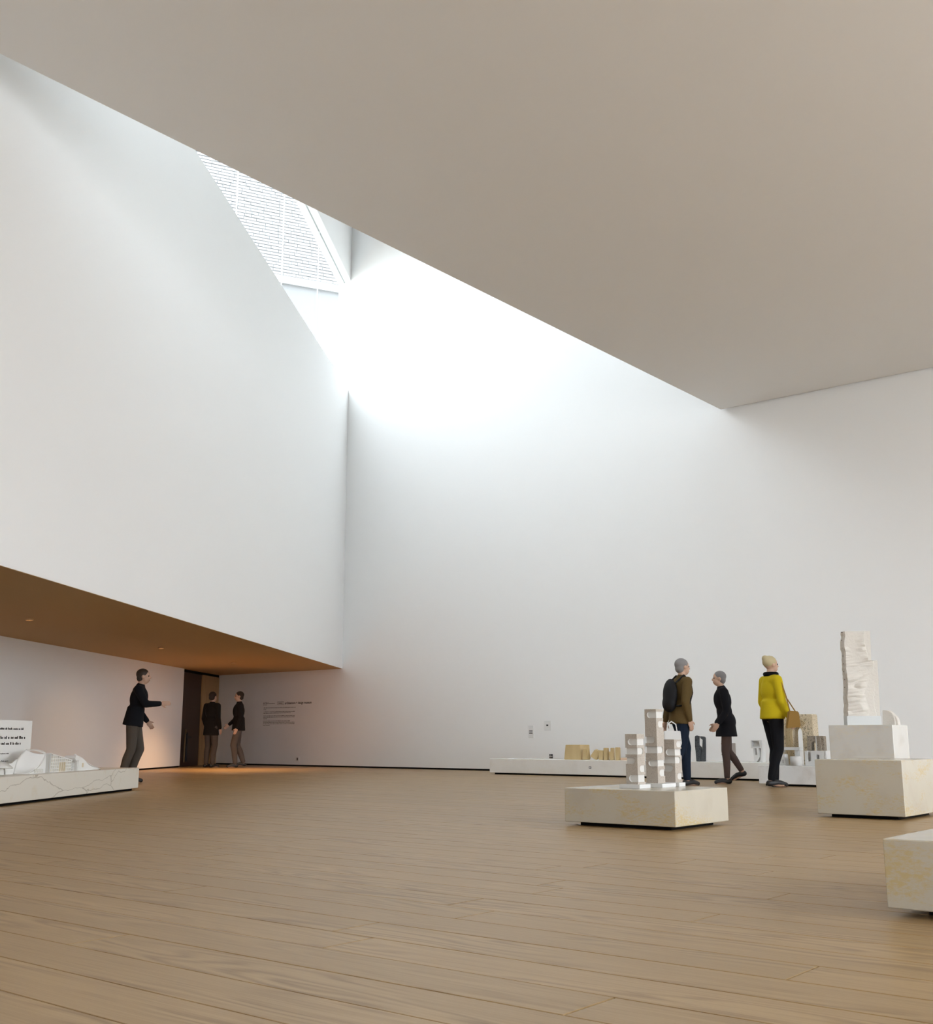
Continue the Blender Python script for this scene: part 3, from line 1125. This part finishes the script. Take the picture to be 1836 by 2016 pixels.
def text_mesh(name, body, size, loc, rot, mat, parent, width=None):
    cu = bpy.data.curves.new(name, 'FONT')
    cu.body = body
    cu.size = size
    cu.offset = size * 0.018
    o = bpy.data.objects.new(name, cu)
    col.objects.link(o)
    bpy.context.view_layer.update()
    dg = bpy.context.evaluated_depsgraph_get()
    me = bpy.data.meshes.new_from_object(o.evaluated_get(dg))
    bpy.data.objects.remove(o)
    bpy.data.curves.remove(cu)
    if width:
        xs = [v.co.x for v in me.vertices]
        k = width / (max(xs) - min(xs))
        for v in me.vertices:
            v.co.x *= k
    me.materials.clear()
    me.materials.append(mat)
    r = bpy.data.objects.new(name, me)
    link(r, parent)
    r.location = loc
    r.rotation_euler = rot
    return r


rng = random.Random(3)
t = thing('wall_text', 'black museum heading and paragraphs lettered on the wall under the soffit', 'sign', (-20.83, YB, 0.95))
text_mesh('heading', 'architecture + design museum', 0.085, (-0.07, -0.002, 0.53), (R(90), 0, 0), INK, t, 0.95)['kind'] = 'stuff'
bm = bmesh.new()
for a, b, c, d in ((-0.345, -0.118, 0.588, 0.594), (-0.345, -0.118, 0.522, 0.528), (-0.345, -0.339, 0.522, 0.594), (-0.124, -0.118, 0.522, 0.594)):
    bm_box(bm, a, b, -0.0015, -0.0005, c, d)
bm_box(bm, -0.31, -0.15, -0.0015, -0.0005, 0.551, 0.567)
from_bm('boxed_logo', bm, INK, t)
bm = bmesh.new()
word_rows(bm, -0.877, [(0.574, 0.22), (0.546, 0.46), (0.518, 0.15)], -0.0005, 0.014, rng)
from_bm('credit_lines', bm, INKG, t)['kind'] = 'stuff'
rows = []
for y, wd in ((1393.9, 1.17), (1397, .10), (1401.6, 1.15), (1404.2, 1.0), (1409.2, 1.15), (1411.9, 1.15), (1414.9, .14),
              (1419.5, 1.0), (1422.2, 1.15), (1424.8, 1.15), (1427.5, .24)):
    rows.append((1.405 - (y - 1393.0) * 0.01262 - 0.95, wd))
bm = bmesh.new()
word_rows(bm, -0.850, rows, -0.0005, 0.015, rng)
from_bm('paragraphs', bm, INKG, t)['kind'] = 'stuff'

# upright board on the veined plinth
p = lb(1.955, 0.55, LBT)
t = thing('text_board', 'upright white text board standing on the marble plinth behind the model', 'sign', p, LEFT_ROT)
box('board', -1.30, 0.0, 0.0, 0.02, 0.0, 0.579, CARD, t, 0.001)
rng = random.Random(9)
bm = bmesh.new()
word_rows(bm, -1.22, [(0.475, 1.02)], -0.0005, 0.024, rng)
word_rows(bm, -1.22, [(0.375, 1.08)], -0.0005, 0.032, rng)
from_bm('title_lines', bm, INK, t)['kind'] = 'stuff'
bm = bmesh.new()
word_rows(bm, -1.22, [(0.31, 0.98)], -0.0005, 0.030, rng)
for z in (0.21, 0.13, 0.04):
    word_rows(bm, -1.22, [(z, 0.72)], -0.0005, 0.013, rng)
from_bm('small_lines', bm, INKG, t)['kind'] = 'stuff'

# ------------------------------------------------------------------ white building model on the veined plinth
# local frame: x = -s (towards the far end), y = n (in from the front face)
mod = thing('building_model', 'white architectural model with swooping roof and gridded facade on the marble plinth', 'model', lb(0, 0, LBT), LEFT_ROT)


def surf(name, fn, nu, nv, mat, parent, thick=0.008):
    vs, fs = [], []
    for j in range(nv + 1):
        for i in range(nu + 1):
            vs.append(fn(i / nu, j / nv))
    for j in range(nv):
        for i in range(nu):
            k = j * (nu + 1) + i
            fs.append((k, k + 1, k + nu + 2, k + nu + 1))
    o = add_mesh(name, vs, fs, mat, parent, True)
    md = o.modifiers.new('thickness', 'SOLIDIFY')
    md.thickness = thick
    md.offset = 0
    return o


def lerp(a, b, t_):
    return a + (b - a) * t_


def bez(p, q, r, t_):
    return p * (1 - t_) ** 2 + q * 2 * t_ * (1 - t_) + r * t_ * t_


def curve(pts, u):
    """smooth polyline through pts at u in 0..1"""
    x = u * (len(pts) - 1)
    i = min(int(x), len(pts) - 2)
    f_ = x - i
    p0, p1, p2, p3 = (Vector(pts[max(0, min(len(pts) - 1, i + d))]) for d in (-1, 0, 1, 2))
    return 0.5 * ((2 * p1) + (p2 - p0) * f_ + (2 * p0 - 5 * p1 + 4 * p2 - p3) * f_ ** 2 + (3 * p1 - p0 - 3 * p2 + p3) * f_ ** 3)


front_c = [(-2.31, 0.20, 0.208), (-2.335, 0.20, 0.165), (-2.40, 0.20, 0.105), (-2.51, 0.20, 0.050), (-2.70, 0.20, 0.003)]
back_c = [(-2.465, 0.35, 0.257), (-2.54, 0.35, 0.225), (-2.635, 0.35, 0.160), (-2.675, 0.35, 0.085), (-2.700, 0.35, 0.003)]
surf('swooping_roof', lambda u, v: curve(front_c, v) * (1 - u) + curve(back_c, v) * u + Vector((0, 0, -0.018 * math.sin(math.pi * u) * (1 - v))), 14, 18, CARD, mod, 0.006)
ridge = [(-2.465, 0.35, 0.258), (-2.30, 0.36, 0.258), (-2.12, 0.36, 0.248), (-1.98, 0.36, 0.205)]
eave = [(-2.31, 0.205, 0.212), (-2.26, 0.23, 0.214), (-2.20, 0.25, 0.212), (-2.14, 0.27, 0.205)]
surf('back_roof', lambda u, v: curve(eave, u) * (1 - v) + curve(ridge, u) * v + Vector((0, 0, 0.012 * math.sin(math.pi * v))), 14, 8, CARD, mod, 0.006)
prism('left_gable', [(-2.705, 0.0), (-2.668, 0.090), (-2.64, 0.160), (-2.665, 0.150), (-2.75, 0.118), (-2.905, 0.108), (-2.93, 0.088), (-2.885, 0.055), (-2.865, 0.0)], 0.352, 0.364, CARD, mod)
prism('curved_end_wall', [(-2.70, 0.0), (-2.295, 0.0), (-2.305, 0.208), (-2.335, 0.160), (-2.40, 0.100), (-2.51, 0.045)], 0.188, 0.200, CARD, mod)
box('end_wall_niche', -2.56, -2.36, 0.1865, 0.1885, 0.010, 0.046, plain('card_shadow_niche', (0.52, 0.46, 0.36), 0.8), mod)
for k in range(6):
    box('end_wall_fin', -2.555 + k * 0.036, -2.540 + k * 0.036, 0.178, 0.1865, 0.010, 0.044, CARD, mod)
surf('left_wing', lambda u, v: Vector((lerp(-3.7, -2.98, v), lerp(0.22, 0.53, u), 0.004 + (0.165 - 0.03 * v) * math.sin(math.pi * (0.12 + 0.76 * u)) ** 0.7)), 12, 6, CARD, mod)
prism('wing_front', [(-3.02, 0), (-3.05, 0.06), (-3.00, 0.105), (-2.95, 0.085), (-2.93, 0.0)], 0.34, 0.355, CARD, mod)


def ftop(x):
    return lerp(0.208, 0.130, (x + 2.16) / (2.16 - 1.617))


BEIGE = plain('pale_wood_veneer_card', (0.66, 0.56, 0.40), 0.8)
prism('facade_block', [(-2.16, 0.0), (-1.617, 0.0), (-1.617, ftop(-1.617)), (-2.16, ftop(-2.16))], 0.222, 0.30, CARD, mod)
prism('facade_back', [(-2.155, 0.003), (-1.622, 0.003), (-1.622, ftop(-1.62) - .004), (-2.155, ftop(-2.155) - .004)], 0.216, 0.223, BEIGE, mod)
for i in range(11):
    x = -2.155 + i * 0.0533
    box('facade_post', x - 0.005, x + 0.005, 0.198, 0.217, 0.0, ftop(x) - 0.003, CARD, mod)
for j in range(6):
    z = 0.002 + j * 0.036
    xe = -1.617 if z < 0.125 else -2.16 + (0.208 - z) / (0.208 - 0.130) * 0.543
    if xe > -2.12:
        if 0.01 < z < 0.10:
            box('facade_rail', -2.16, -1.95, 0.197, 0.217, z, z + 0.008, CARD, mod)
            box('facade_rail', -1.79, xe, 0.197, 0.217, z, z + 0.008, CARD, mod)
        else:
            box('facade_rail', -2.16, xe, 0.197, 0.217, z, z + 0.008, CARD, mod)
prism('raking_eave', [(-2.165, 0.203), (-1.612, 0.122), (-1.612, 0.133), (-2.165, 0.215)], 0.192, 0.305, CARD, mod)
for k in range(6):
    box('entrance_fin', -1.94 + k * 0.029, -1.928 + k * 0.029, 0.196, 0.214, 0.0, 0.108, BEIGE, mod)
bf = box('balcony_block', -1.60, -1.545, 0.215, 0.27, 0.0, 0.092, SLOT, mod)
for a in (0.0, 0.022, 0.044, 0.066, 0.088):
    box('balcony_shelf', -1.612, -1.541, 0.200, 0.275, a, a + 0.008, CARD, mod)
for x in (-1.612, -1.580, -1.549):
    box('balcony_post', x, x + 0.008, 0.200, 0.206, 0.0, 0.094, CARD, mod)
# gabled house with a tail wall
prism('house_roof', [(-1.50, 0.118), (-1.52, 0.150), (-1.50, 0.178), (-1.46, 0.180), (-1.43, 0.168), (-1.40, 0.168), (-1.40, 0.118)], 0.20, 0.335, CARD, mod)
box('house_wall', -1.425, -1.38, 0.215, 0.325, 0.0, 0.120, CARD, mod)
tail = [(-1.416, 0.0), (-1.416, 0.120), (-1.385, 0.166), (-1.33, 0.150), (-1.26, 0.128), (-1.20, 0.090), (-1.12, 0.060), (-1.00, 0.034), (-0.82, 0.006), (-0.82, 0.0)]
prism('tail_wall', tail, 0.200, 0.214, CARD, mod)
box('tail_window', -1.325, -1.280, 0.1975, 0.2015, 0.038, 0.088, BEIGE, mod)
surf('tail_back', lambda u, v: Vector((lerp(-1.20, -0.72, u), lerp(0.216, 0.36, v), 0.10 * (1 - u) ** 1.3 + 0.004)), 12, 3, CARD, mod)
bm = bmesh.new()
bmesh.ops.create_icosphere(bm, subdivisions=2, radius=0.014)
o = from_bm('roof_ball', bm, CARD, mod, True)
o.location = (-1.49, 0.22, 0.186)

# ------------------------------------------------------------------ visitors
SKIN = plain('skin', (0.56, 0.36, 0.26), 0.55, 0.35)
EYEM = plain('eye_dark', (0.02, 0.015, 0.012), 0.3, 0.5)
LIPM = plain('lips', (0.42, 0.18, 0.14), 0.5, 0.3)


def cap(bm, p0, p1, r0, r1, seg=12):
    p0, p1 = Vector(p0), Vector(p1)
    d = p1 - p0
    L = d.length
    if L > 1e-5:
        q = d.to_track_quat('Z', 'Y').to_matrix().to_4x4()
        M = Matrix.Translation((p0 + p1) / 2) @ q
        bmesh.ops.create_cone(bm, cap_ends=True, segments=seg, radius1=r0, radius2=r1, depth=L, matrix=M)
    bmesh.ops.create_icosphere(bm, subdivisions=2, radius=r0, matrix=Matrix.Translation(p0))
    bmesh.ops.create_icosphere(bm, subdivisions=2, radius=r1, matrix=Matrix.Translation(p1))


def ell(bm, c, r, rot=None):
    M = Matrix.Translation(Vector(c))
    if rot is not None:
        M = M @ rot
    M = M @ Matrix.Diagonal((r[0], r[1], r[2], 1))
    bmesh.ops.create_icosphere(bm, subdivisions=3, radius=1.0, matrix=M)


def fuse(name, bm, voxel, mat, parent, smooth_it=6, cut=None):
    me = bpy.data.meshes.new(name)
    bm.to_mesh(me)
    bm.free()
    o = bpy.data.objects.new(name, me)
    col.objects.link(o)
    md = o.modifiers.new('fuse', 'REMESH')
    md.mode = 'VOXEL'
    md.voxel_size = voxel
    sm = o.modifiers.new('soften', 'SMOOTH')
    sm.factor = 0.5
    sm.iterations = smooth_it
    bpy.context.view_layer.update()
    apply_mods(o)
    if cut:
        b2 = bmesh.new()
        b2.from_mesh(o.data)
        for co, no in cut:
            bmesh.ops.bisect_plane(b2, geom=b2.verts[:] + b2.edges[:] + b2.faces[:], plane_co=co, plane_no=no, clear_outer=True)
        b2.to_mesh(o.data)
        b2.free()
    o.data.materials.clear()
    o.data.materials.append(mat)
    for p in o.data.polygons:
        p.use_smooth = True
    o.parent = parent
    return o


def hand(bm, wrist, elbow, side, curl=0.5):
    """palm and five separate fingers continuing the forearm"""
    d = (wrist - elbow).normalized()
    back = Vector((side * 1.0, 0, 0))
    back = (back - d * back.dot(d)).normalized()       # back of the hand looks outward
    across = d.cross(back).normalized()
    if across.y < 0:
        across = -across                              # thumb side forward
    palm = wrist + d * 0.05
    rot = Matrix((across, back, d)).transposed().to_4x4()
    ell(bm, palm, (0.042, 0.017, 0.055), rot)
    lens = (0.068, 0.078, 0.073, 0.056)
    for i in range(4):
        base = wrist + d * 0.088 + across * (0.028 - 0.019 * i)
        inw = -back
        k1 = base + (d * math.cos(curl * 0.6) + inw * math.sin(curl * 0.6)) * lens[i] * 0.52
        k2 = k1 + (d * math.cos(curl * 1.5) + inw * math.sin(curl * 1.5)) * lens[i] * 0.48
        cap(bm, base, k1, 0.0095, 0.0085, 8)
        cap(bm, k1, k2, 0.0085, 0.0075, 8)
    tb = wrist + d * 0.028 + across * 0.034
    t1 = tb + (d * 0.75 + across * 0.62 - back * 0.15).normalized() * 0.036
    t2 = t1 + (d * 0.95 + across * 0.2 - back * 0.3).normalized() * 0.030
    cap(bm, tb, t1, 0.012, 0.010, 8)
    cap(bm, t1, t2, 0.010, 0.008, 8)


def person(label, loc, face, height, J=None, lean=0.0, top=None, bottom=None, shoe=(0.02, 0.02, 0.022), hair=(0.05, 0.035, 0.025),
           hem=0.86, dress=False, hair_style='short', head_turn=0.0, extra=None, top_name='jacket', bottom_name='trousers', sleeve=0.0):
    t = thing('person', label, 'person', loc, face)
    k = height / 1.75
    t.scale = (k, k, k)
    j = dict(hipL=(-0.095, 0, 0.93), hipR=(0.095, 0, 0.93), kneeL=(-0.10, 0.03, 0.50), kneeR=(0.10, 0.03, 0.50),
             ankL=(-0.10, -0.02, 0.085), ankR=(0.10, -0.02, 0.085),
             shL=(-0.180, 0, 1.425), shR=(0.180, 0, 1.425), elL=(-0.225, -0.02, 1.135), elR=(0.225, -0.02, 1.135),
             wrL=(-0.215, 0.07, 0.895), wrR=(0.215, 0.07, 0.895))
    if J:
        j.update(J)
    j = {a: Vector(b) for a, b in j.items()}
    Ml = Matrix.Translation((0, 0, 0.95)) @ Matrix.Rotation(-lean, 4, 'X') @ Matrix.Translation((0, 0, -0.95))
    for a in ('shL', 'shR'):
        j[a] = Ml @ j[a]
    if not (J and J.get('_abs')):
        for a in ('elL', 'elR', 'wrL', 'wrR'):
            if not (J and a in J):
                j[a] = Ml @ j[a]
    U = lambda x, y, z: Ml @ Vector((x, y, z))
    Mr = Ml.to_3x3().to_4x4()
    toe = {}
    for s in 'LR':
        a = j['ank' + s]
        pitch = max(0.0, min(1.2, (a.z - 0.085) * 4.0))
        toe[s] = a + Vector((0.02 * (-1 if s == 'L' else 1), 0.165 * math.cos(pitch), -0.06 - 0.165 * math.sin(pitch) * (1 if a.z > 0.12 else 0)))
        toe[s].z = max(toe[s].z, 0.022)

    def torso(bm, g, hips=True):
        if hips:
            ell(bm, U(0, 0.0, 0.965), (0.165 + g, 0.118 + g, 0.13 + g), Mr)
        ell(bm, U(0, 0.008, 1.11), (0.142 + g, 0.105 + g, 0.16 + g), Mr)
        ell(bm, U(0, 0.012, 1.29), (0.172 + g, 0.122 + g, 0.18 + g), Mr)
        cap(bm, U(-0.125, 0, 1.415), U(0.125, 0, 1.415), 0.068 + g, 0.068 + g)
        cap(bm, U(0, -0.01, 1.40), U(0, 0, 1.47), 0.085 + g, 0.060 + g)

    def arms(bm, g, cutw=1.0):
        for s in 'LR':
            cap(bm, j['sh' + s], j['el' + s], 0.056 + g, 0.044 + g)
            e = j['el' + s].lerp(j['wr' + s], cutw)
            cap(bm, j['el' + s], e, 0.044 + g, lerp(0.044, 0.027, cutw) + g)

    def legs(bm, g, ext=1.0):
        for s in 'LR':
            cap(bm, j['hip' + s], j['knee' + s], 0.088 + g, 0.058 + g)
            a = j['knee' + s].lerp(j['ank' + s], ext)
            cap(bm, j['knee' + s].lerp(j['ank' + s], 0.0), j['knee' + s].lerp(j['ank' + s], 0.35) + Vector((0, -0.012, 0)), 0.056 + g, 0.055 + g)
            cap(bm, j['knee' + s].lerp(j['ank' + s], 0.35) + Vector((0, -0.012, 0)), a, 0.055 + g, 0.040 + g)
    # body, one continuous surface with head, hands and feet
    bm = bmesh.new()
    torso(bm, 0)
    arms(bm, 0)
    legs(bm, 0)
    for s in 'LR':
        cap(bm, j['ank' + s] + Vector((0, -0.03, -0.045)), toe[s], 0.036, 0.028)
        hand(bm, j['wr' + s], j['el' + s], -1 if s == 'L' else 1)
    cap(bm, U(0, -0.005, 1.44), U(0, 0.012, 1.56), 0.058, 0.052)
    hr = Matrix.Rotation(head_turn, 4, 'Z')
    hc = U(0, 0.02, 1.635)

    def Hd(x, y, z):
        return hc + (hr @ Vector((x, y, z)))
    ell(bm, Hd(0, -0.008, 0.022), (0.076, 0.096, 0.092), hr)
    ell(bm, Hd(0, 0.028, -0.045), (0.058, 0.066, 0.070), hr)
    cap(bm, Hd(0, 0.082, 0.015), Hd(0, 0.103, -0.022), 0.010, 0.014, 8)
    for sx in (-1, 1):
        ell(bm, Hd(0.077 * sx, -0.004, -0.005), (0.010, 0.018, 0.030), hr)
    fuse('body', bm, 0.0095, SKIN, t, 3)
    for sx in (-1, 1):
        bm = bmesh.new()
        bmesh.ops.create_icosphere(bm, subdivisions=2, radius=0.011)
        o = from_bm('eye', bm, EYEM, t, True)
        o.location = Hd(0.031 * sx, 0.078, 0.006)
    bm = bmesh.new()
    ell(bm, (0, 0, 0), (0.024, 0.008, 0.008))
    o = from_bm('mouth', bm, LIPM, t, True)
    o.location = Hd(0, 0.086, -0.062)
    o.rotation_euler = (0, 0, head_turn)
    # hair
    bm = bmesh.new()
    ell(bm, Hd(0, -0.022, 0.038), (0.086, 0.100, 0.088), hr)
    if hair_style == 'long':
        ell(bm, Hd(0, -0.055, -0.04), (0.082, 0.062, 0.12), hr)
        ell(bm, Hd(0, -0.060, -0.13), (0.070, 0.045, 0.10), hr)
    elif hair_style == 'bun':
        ell(bm, Hd(0, -0.085, 0.085), (0.045, 0.045, 0.045), hr)
    else:
        ell(bm, Hd(0, -0.05, -0.02), (0.078, 0.06, 0.07), hr)
    fuse('hair', bm, 0.010, plain('hair_colour', hair, 0.6, 0.3), t, 4)
    # clothes
    bmat = plain('lower_garment_cloth', bottom, 0.85, 0.15, bump=0.3, bscale=90)
    bm = bmesh.new()
    if not dress:
        ell(bm, U(0, 0.0, 0.965), (0.172, 0.125, 0.125), Mr)
        legs(bm, 0.016, 0.94)
    else:
        legs(bm, 0.006, 0.96)
    fuse(bottom_name, bm, 0.013, bmat, t, 5)
    tmat = plain('upper_garment_cloth', top, 0.85, 0.15, bump=0.3, bscale=90)
    bm = bmesh.new()
    torso(bm, 0.016, dress)
    arms(bm, 0.014, 0.93 - sleeve)
    cutp = None
    if dress:
        kz = 0.56
        mid = (j['kneeL'] + j['kneeR']) / 2
        ell(bm, U(0, 0, 0.96), (0.20, 0.15, 0.17), Mr)
        bmesh.ops.create_cone(bm, cap_ends=True, segments=28, radius1=0.215, radius2=0.170, depth=0.30,
                              matrix=Matrix.Translation((mid.x * 0.5, mid.y * 0.5, 0.875)) @ Matrix.Diagonal((1, 0.78, 1, 1)))
        cutp = None
    else:
        bmesh.ops.create_cone(bm, cap_ends=True, segments=28, radius1=0.207, radius2=0.172, depth=1.15 - hem,
                              matrix=Matrix.Translation(U(0, 0, (1.15 + hem) / 2)) @ Mr @ Matrix.Diagonal((1, 0.76, 1, 1)))
    fuse(top_name, bm, 0.013, tmat, t, 4)
    smat = plain('shoe_leather', shoe, 0.5, 0.4)
    for s in 'LR':
        bm = bmesh.new()
        a = j['ank' + s]
        cap(bm, a + Vector((0, -0.035, -0.042)), a.lerp(toe[s], 0.5) + Vector((0, 0, -0.004)), 0.043, 0.042)
        cap(bm, a.lerp(toe[s], 0.5) + Vector((0, 0, -0.004)), toe[s] + Vector((0, 0.012, 0.004)), 0.042, 0.031)
        fuse('shoe', bm, 0.011, smat, t, 3)
    if extra:
        extra(t, j, U, Mr, Hd, hr)
    # rest the soles on the floor
    bpy.context.view_layer.update()
    mz = min(v.co.z for c in t.children if c.type == 'MESH' and c.name.startswith('shoe') for v in c.data.vertices)
    t.location.z = loc[2] - mz * k if len(loc) > 2 else -mz * k
    return t


IR = R(39.067)                       # picture-right as a heading


def heading(deg):
    """0 = facing picture-right, 90 = away from the viewer, 180 = picture-left; local +Y is forward"""
    return IR + R(deg) - R(90)


# man in black by the low wall, reaching forward
person('person in black top and grey trousers reaching out beside the low wall', (-14.99, 10.30, 0), heading(8), 1.735,
       J=dict(elR=(0.24, 0.20, 1.19), wrR=(0.20, 0.42, 1.20), elL=(-0.25, 0.02, 1.12), wrL=(-0.22, 0.18, 0.93),
              kneeL=(-0.10, 0.10, 0.50), ankL=(-0.10, -0.03, 0.085), kneeR=(0.10, 0.0, 0.50), ankR=(0.10, -0.12, 0.10)),
       lean=0.14, top=(0.008, 0.009, 0.012), bottom=(0.085, 0.072, 0.06), hem=0.86, top_name='sweater')

# pair near the doors
person('person in dark jacket standing in front of the light wooden door', (-21.11, 16.61, 0), heading(60), 1.72,
       top=(0.014, 0.012, 0.011), bottom=(0.075, 0.062, 0.055), hair=(0.03, 0.02, 0.015), hem=0.74)
person('person in dark jacket and grey trousers against the shaded wall by the doors', (-20.62, 17.01, 0), heading(200), 1.73,
       J=dict(elR=(0.23, 0.02, 1.13), wrR=(0.20, 0.20, 0.98), kneeL=(-0.10, 0.12, 0.51), ankL=(-0.10, 0.06, 0.085), kneeR=(0.10, 0.0, 0.50), ankR=(0.10, -0.16, 0.11)),
       top=(0.016, 0.014, 0.014), bottom=(0.10, 0.085, 0.078), hair=(0.04, 0.028, 0.02), hem=0.84)


def backpack(t, j, U, Mr, Hd, hr):
    bm = bmesh.new()
    ell(bm, U(0, -0.17, 1.24), (0.15, 0.085, 0.22), Mr)
    ell(bm, U(0, -0.18, 1.12), (0.14, 0.085, 0.13), Mr)
    fuse('backpack', bm, 0.013, plain('black_nylon', (0.008, 0.008, 0.010), 0.7, 0.3), t, 4)
    for sx in (-1, 1):
        bm = bmesh.new()
        pts = [U(0.10 * sx, -0.14, 1.40), U(0.11 * sx, -0.02, 1.515), U(0.115 * sx, 0.085, 1.42), U(0.125 * sx, 0.110, 1.28), U(0.165 * sx, 0.04, 1.10), U(0.13 * sx, -0.14, 1.08)]
        for a, b in zip(pts[:-1], pts[1:]):
            cap(bm, a, b, 0.014, 0.014, 8)
        fuse('backpack_strap', bm, 0.009, MATS['black_nylon'], t, 2)


P1 = Vector((-7.81, 14.50, 0))
person('person in olive jacket and navy trousers with a black backpack behind the towers', P1, heading(18), 1.80,
       J=dict(elL=(-0.24, -0.06, 1.12), wrL=(-0.23, -0.12, 0.88), elR=(0.24, -0.05, 1.13), wrR=(0.22, 0.02, 0.89),
              kneeL=(-0.10, 0.12, 0.52), ankL=(-0.10, 0.12, 0.085), kneeR=(0.10, -0.06, 0.50), ankR=(0.10, -0.28, 0.13)),
       lean=0.06, top=(0.115, 0.075, 0.028), bottom=(0.013, 0.020, 0.036), hair=(0.24, 0.23, 0.23), hem=0.84, extra=backpack)
# white tote hanging from the hand
ir = Vector((math.cos(IR), math.sin(IR), 0))
iu = Vector((-math.sin(IR), math.cos(IR), 0))
tb = thing('tote_bag', 'flat white tote bag hanging beside the person with the backpack', 'bag', P1 - ir * 0.165 - iu * 0.27 + Vector((0, 0, 0.50)), IR)
prism('bag_body', [(-0.13, 0.0), (0.075, 0.0), (0.115, 0.10), (0.10, 0.27), (-0.13, 0.27)], -0.02, 0.02, plain('white_canvas', (0.78, 0.78, 0.77), 0.8), tb, 0.006)
bm = bmesh.new()
pts = [Vector((-0.09, 0, 0.26)), Vector((-0.075, 0, 0.36)), Vector((-0.02, 0.0, 0.40)), Vector((0.04, 0, 0.36)), Vector((0.055, 0, 0.26))]
for a, b in zip(pts[:-1], pts[1:]):
    cap(bm, a, b, 0.009, 0.009, 8)
fuse('handle', bm, 0.006, MATS['white_canvas'], tb, 2)
box('brown_trim', -0.13, -0.09, -0.022, 0.022, -0.10, 0.0, plain('brown_leather', (0.30, 0.11, 0.035), 0.6), tb, 0.004)

person('person in knee-length black dress and brown tights walking past the ledge', (-7.70, 15.72, 0), heading(176), 1.675,
       J=dict(elR=(0.20, -0.04, 1.13), wrR=(0.19, 0.14, 0.92), elL=(-0.20, 0.02, 1.12), wrL=(-0.19, 0.16, 0.92),
              kneeL=(-0.085, 0.05, 0.50), ankL=(-0.085, 0.04, 0.085), kneeR=(0.085, -0.02, 0.50), ankR=(0.085, -0.22, 0.20)),
       lean=0.10, top=(0.010, 0.010, 0.013), bottom=(0.085, 0.058, 0.050), hair=(0.20, 0.19, 0.19), dress=True, top_name='dress', bottom_name='tights', sleeve=0.05)


def scarf(t, j, U, Mr, Hd, hr):
    bm = bmesh.new()
    n = 16
    for i in range(n):
        a0, a1 = 2 * math.pi * i / n, 2 * math.pi * (i + 1) / n
        cap(bm, U(0.075 * math.cos(a0), 0.01 + 0.075 * math.sin(a0), 1.505), U(0.075 * math.cos(a1), 0.01 + 0.075 * math.sin(a1), 1.505), 0.034, 0.034, 8)
    fuse('scarf', bm, 0.011, plain('black_wool', (0.008, 0.008, 0.009), 0.9, 0.1), t, 4)


P3 = Vector((-6.65, 15.02, 0))
person('person in bright yellow sweater and black trousers beside the sandy arch', P3, heading(14), 1.81,
       J=dict(kneeL=(-0.08, 0.06, 0.50), ankL=(-0.06, 0.02, 0.085), kneeR=(0.08, 0.02, 0.50), ankR=(0.06, -0.10, 0.10),
              elR=(0.24, 0.02, 1.13), wrR=(0.22, 0.14, 0.90)),
       top=(0.56, 0.43, 0.012), bottom=(0.008, 0.008, 0.010), hair=(0.50, 0.42, 0.25), hem=0.90, hair_style='bun', extra=scarf, top_name='sweater')
sb = thing('shoulder_bag', 'ochre brown bag hanging at the hip of the person in yellow', 'bag', P3 + ir * 0.18 - iu * 0.35 + Vector((0, 0, 0.80)), IR)
prism('bag_body', [(-0.10, 0.0), (0.10, 0.02), (0.085, 0.23), (-0.055, 0.24)], -0.035, 0.035, plain('ochre_suede', (0.26, 0.145, 0.03), 0.8), sb, 0.012)
bm = bmesh.new()
pts = [Vector((-0.03, 0.0, 0.23)), Vector((-0.06, 0.05, 0.45)), Vector((-0.10, 0.12, 0.66)), Vector((-0.04, 0.16, 0.45)), Vector((0.05, 0.02, 0.23))]
for a, b in zip(pts[:-1], pts[1:]):
    cap(bm, a, b, 0.010, 0.010, 8)
fuse('strap', bm, 0.007, MATS['ochre_suede'], sb, 2)
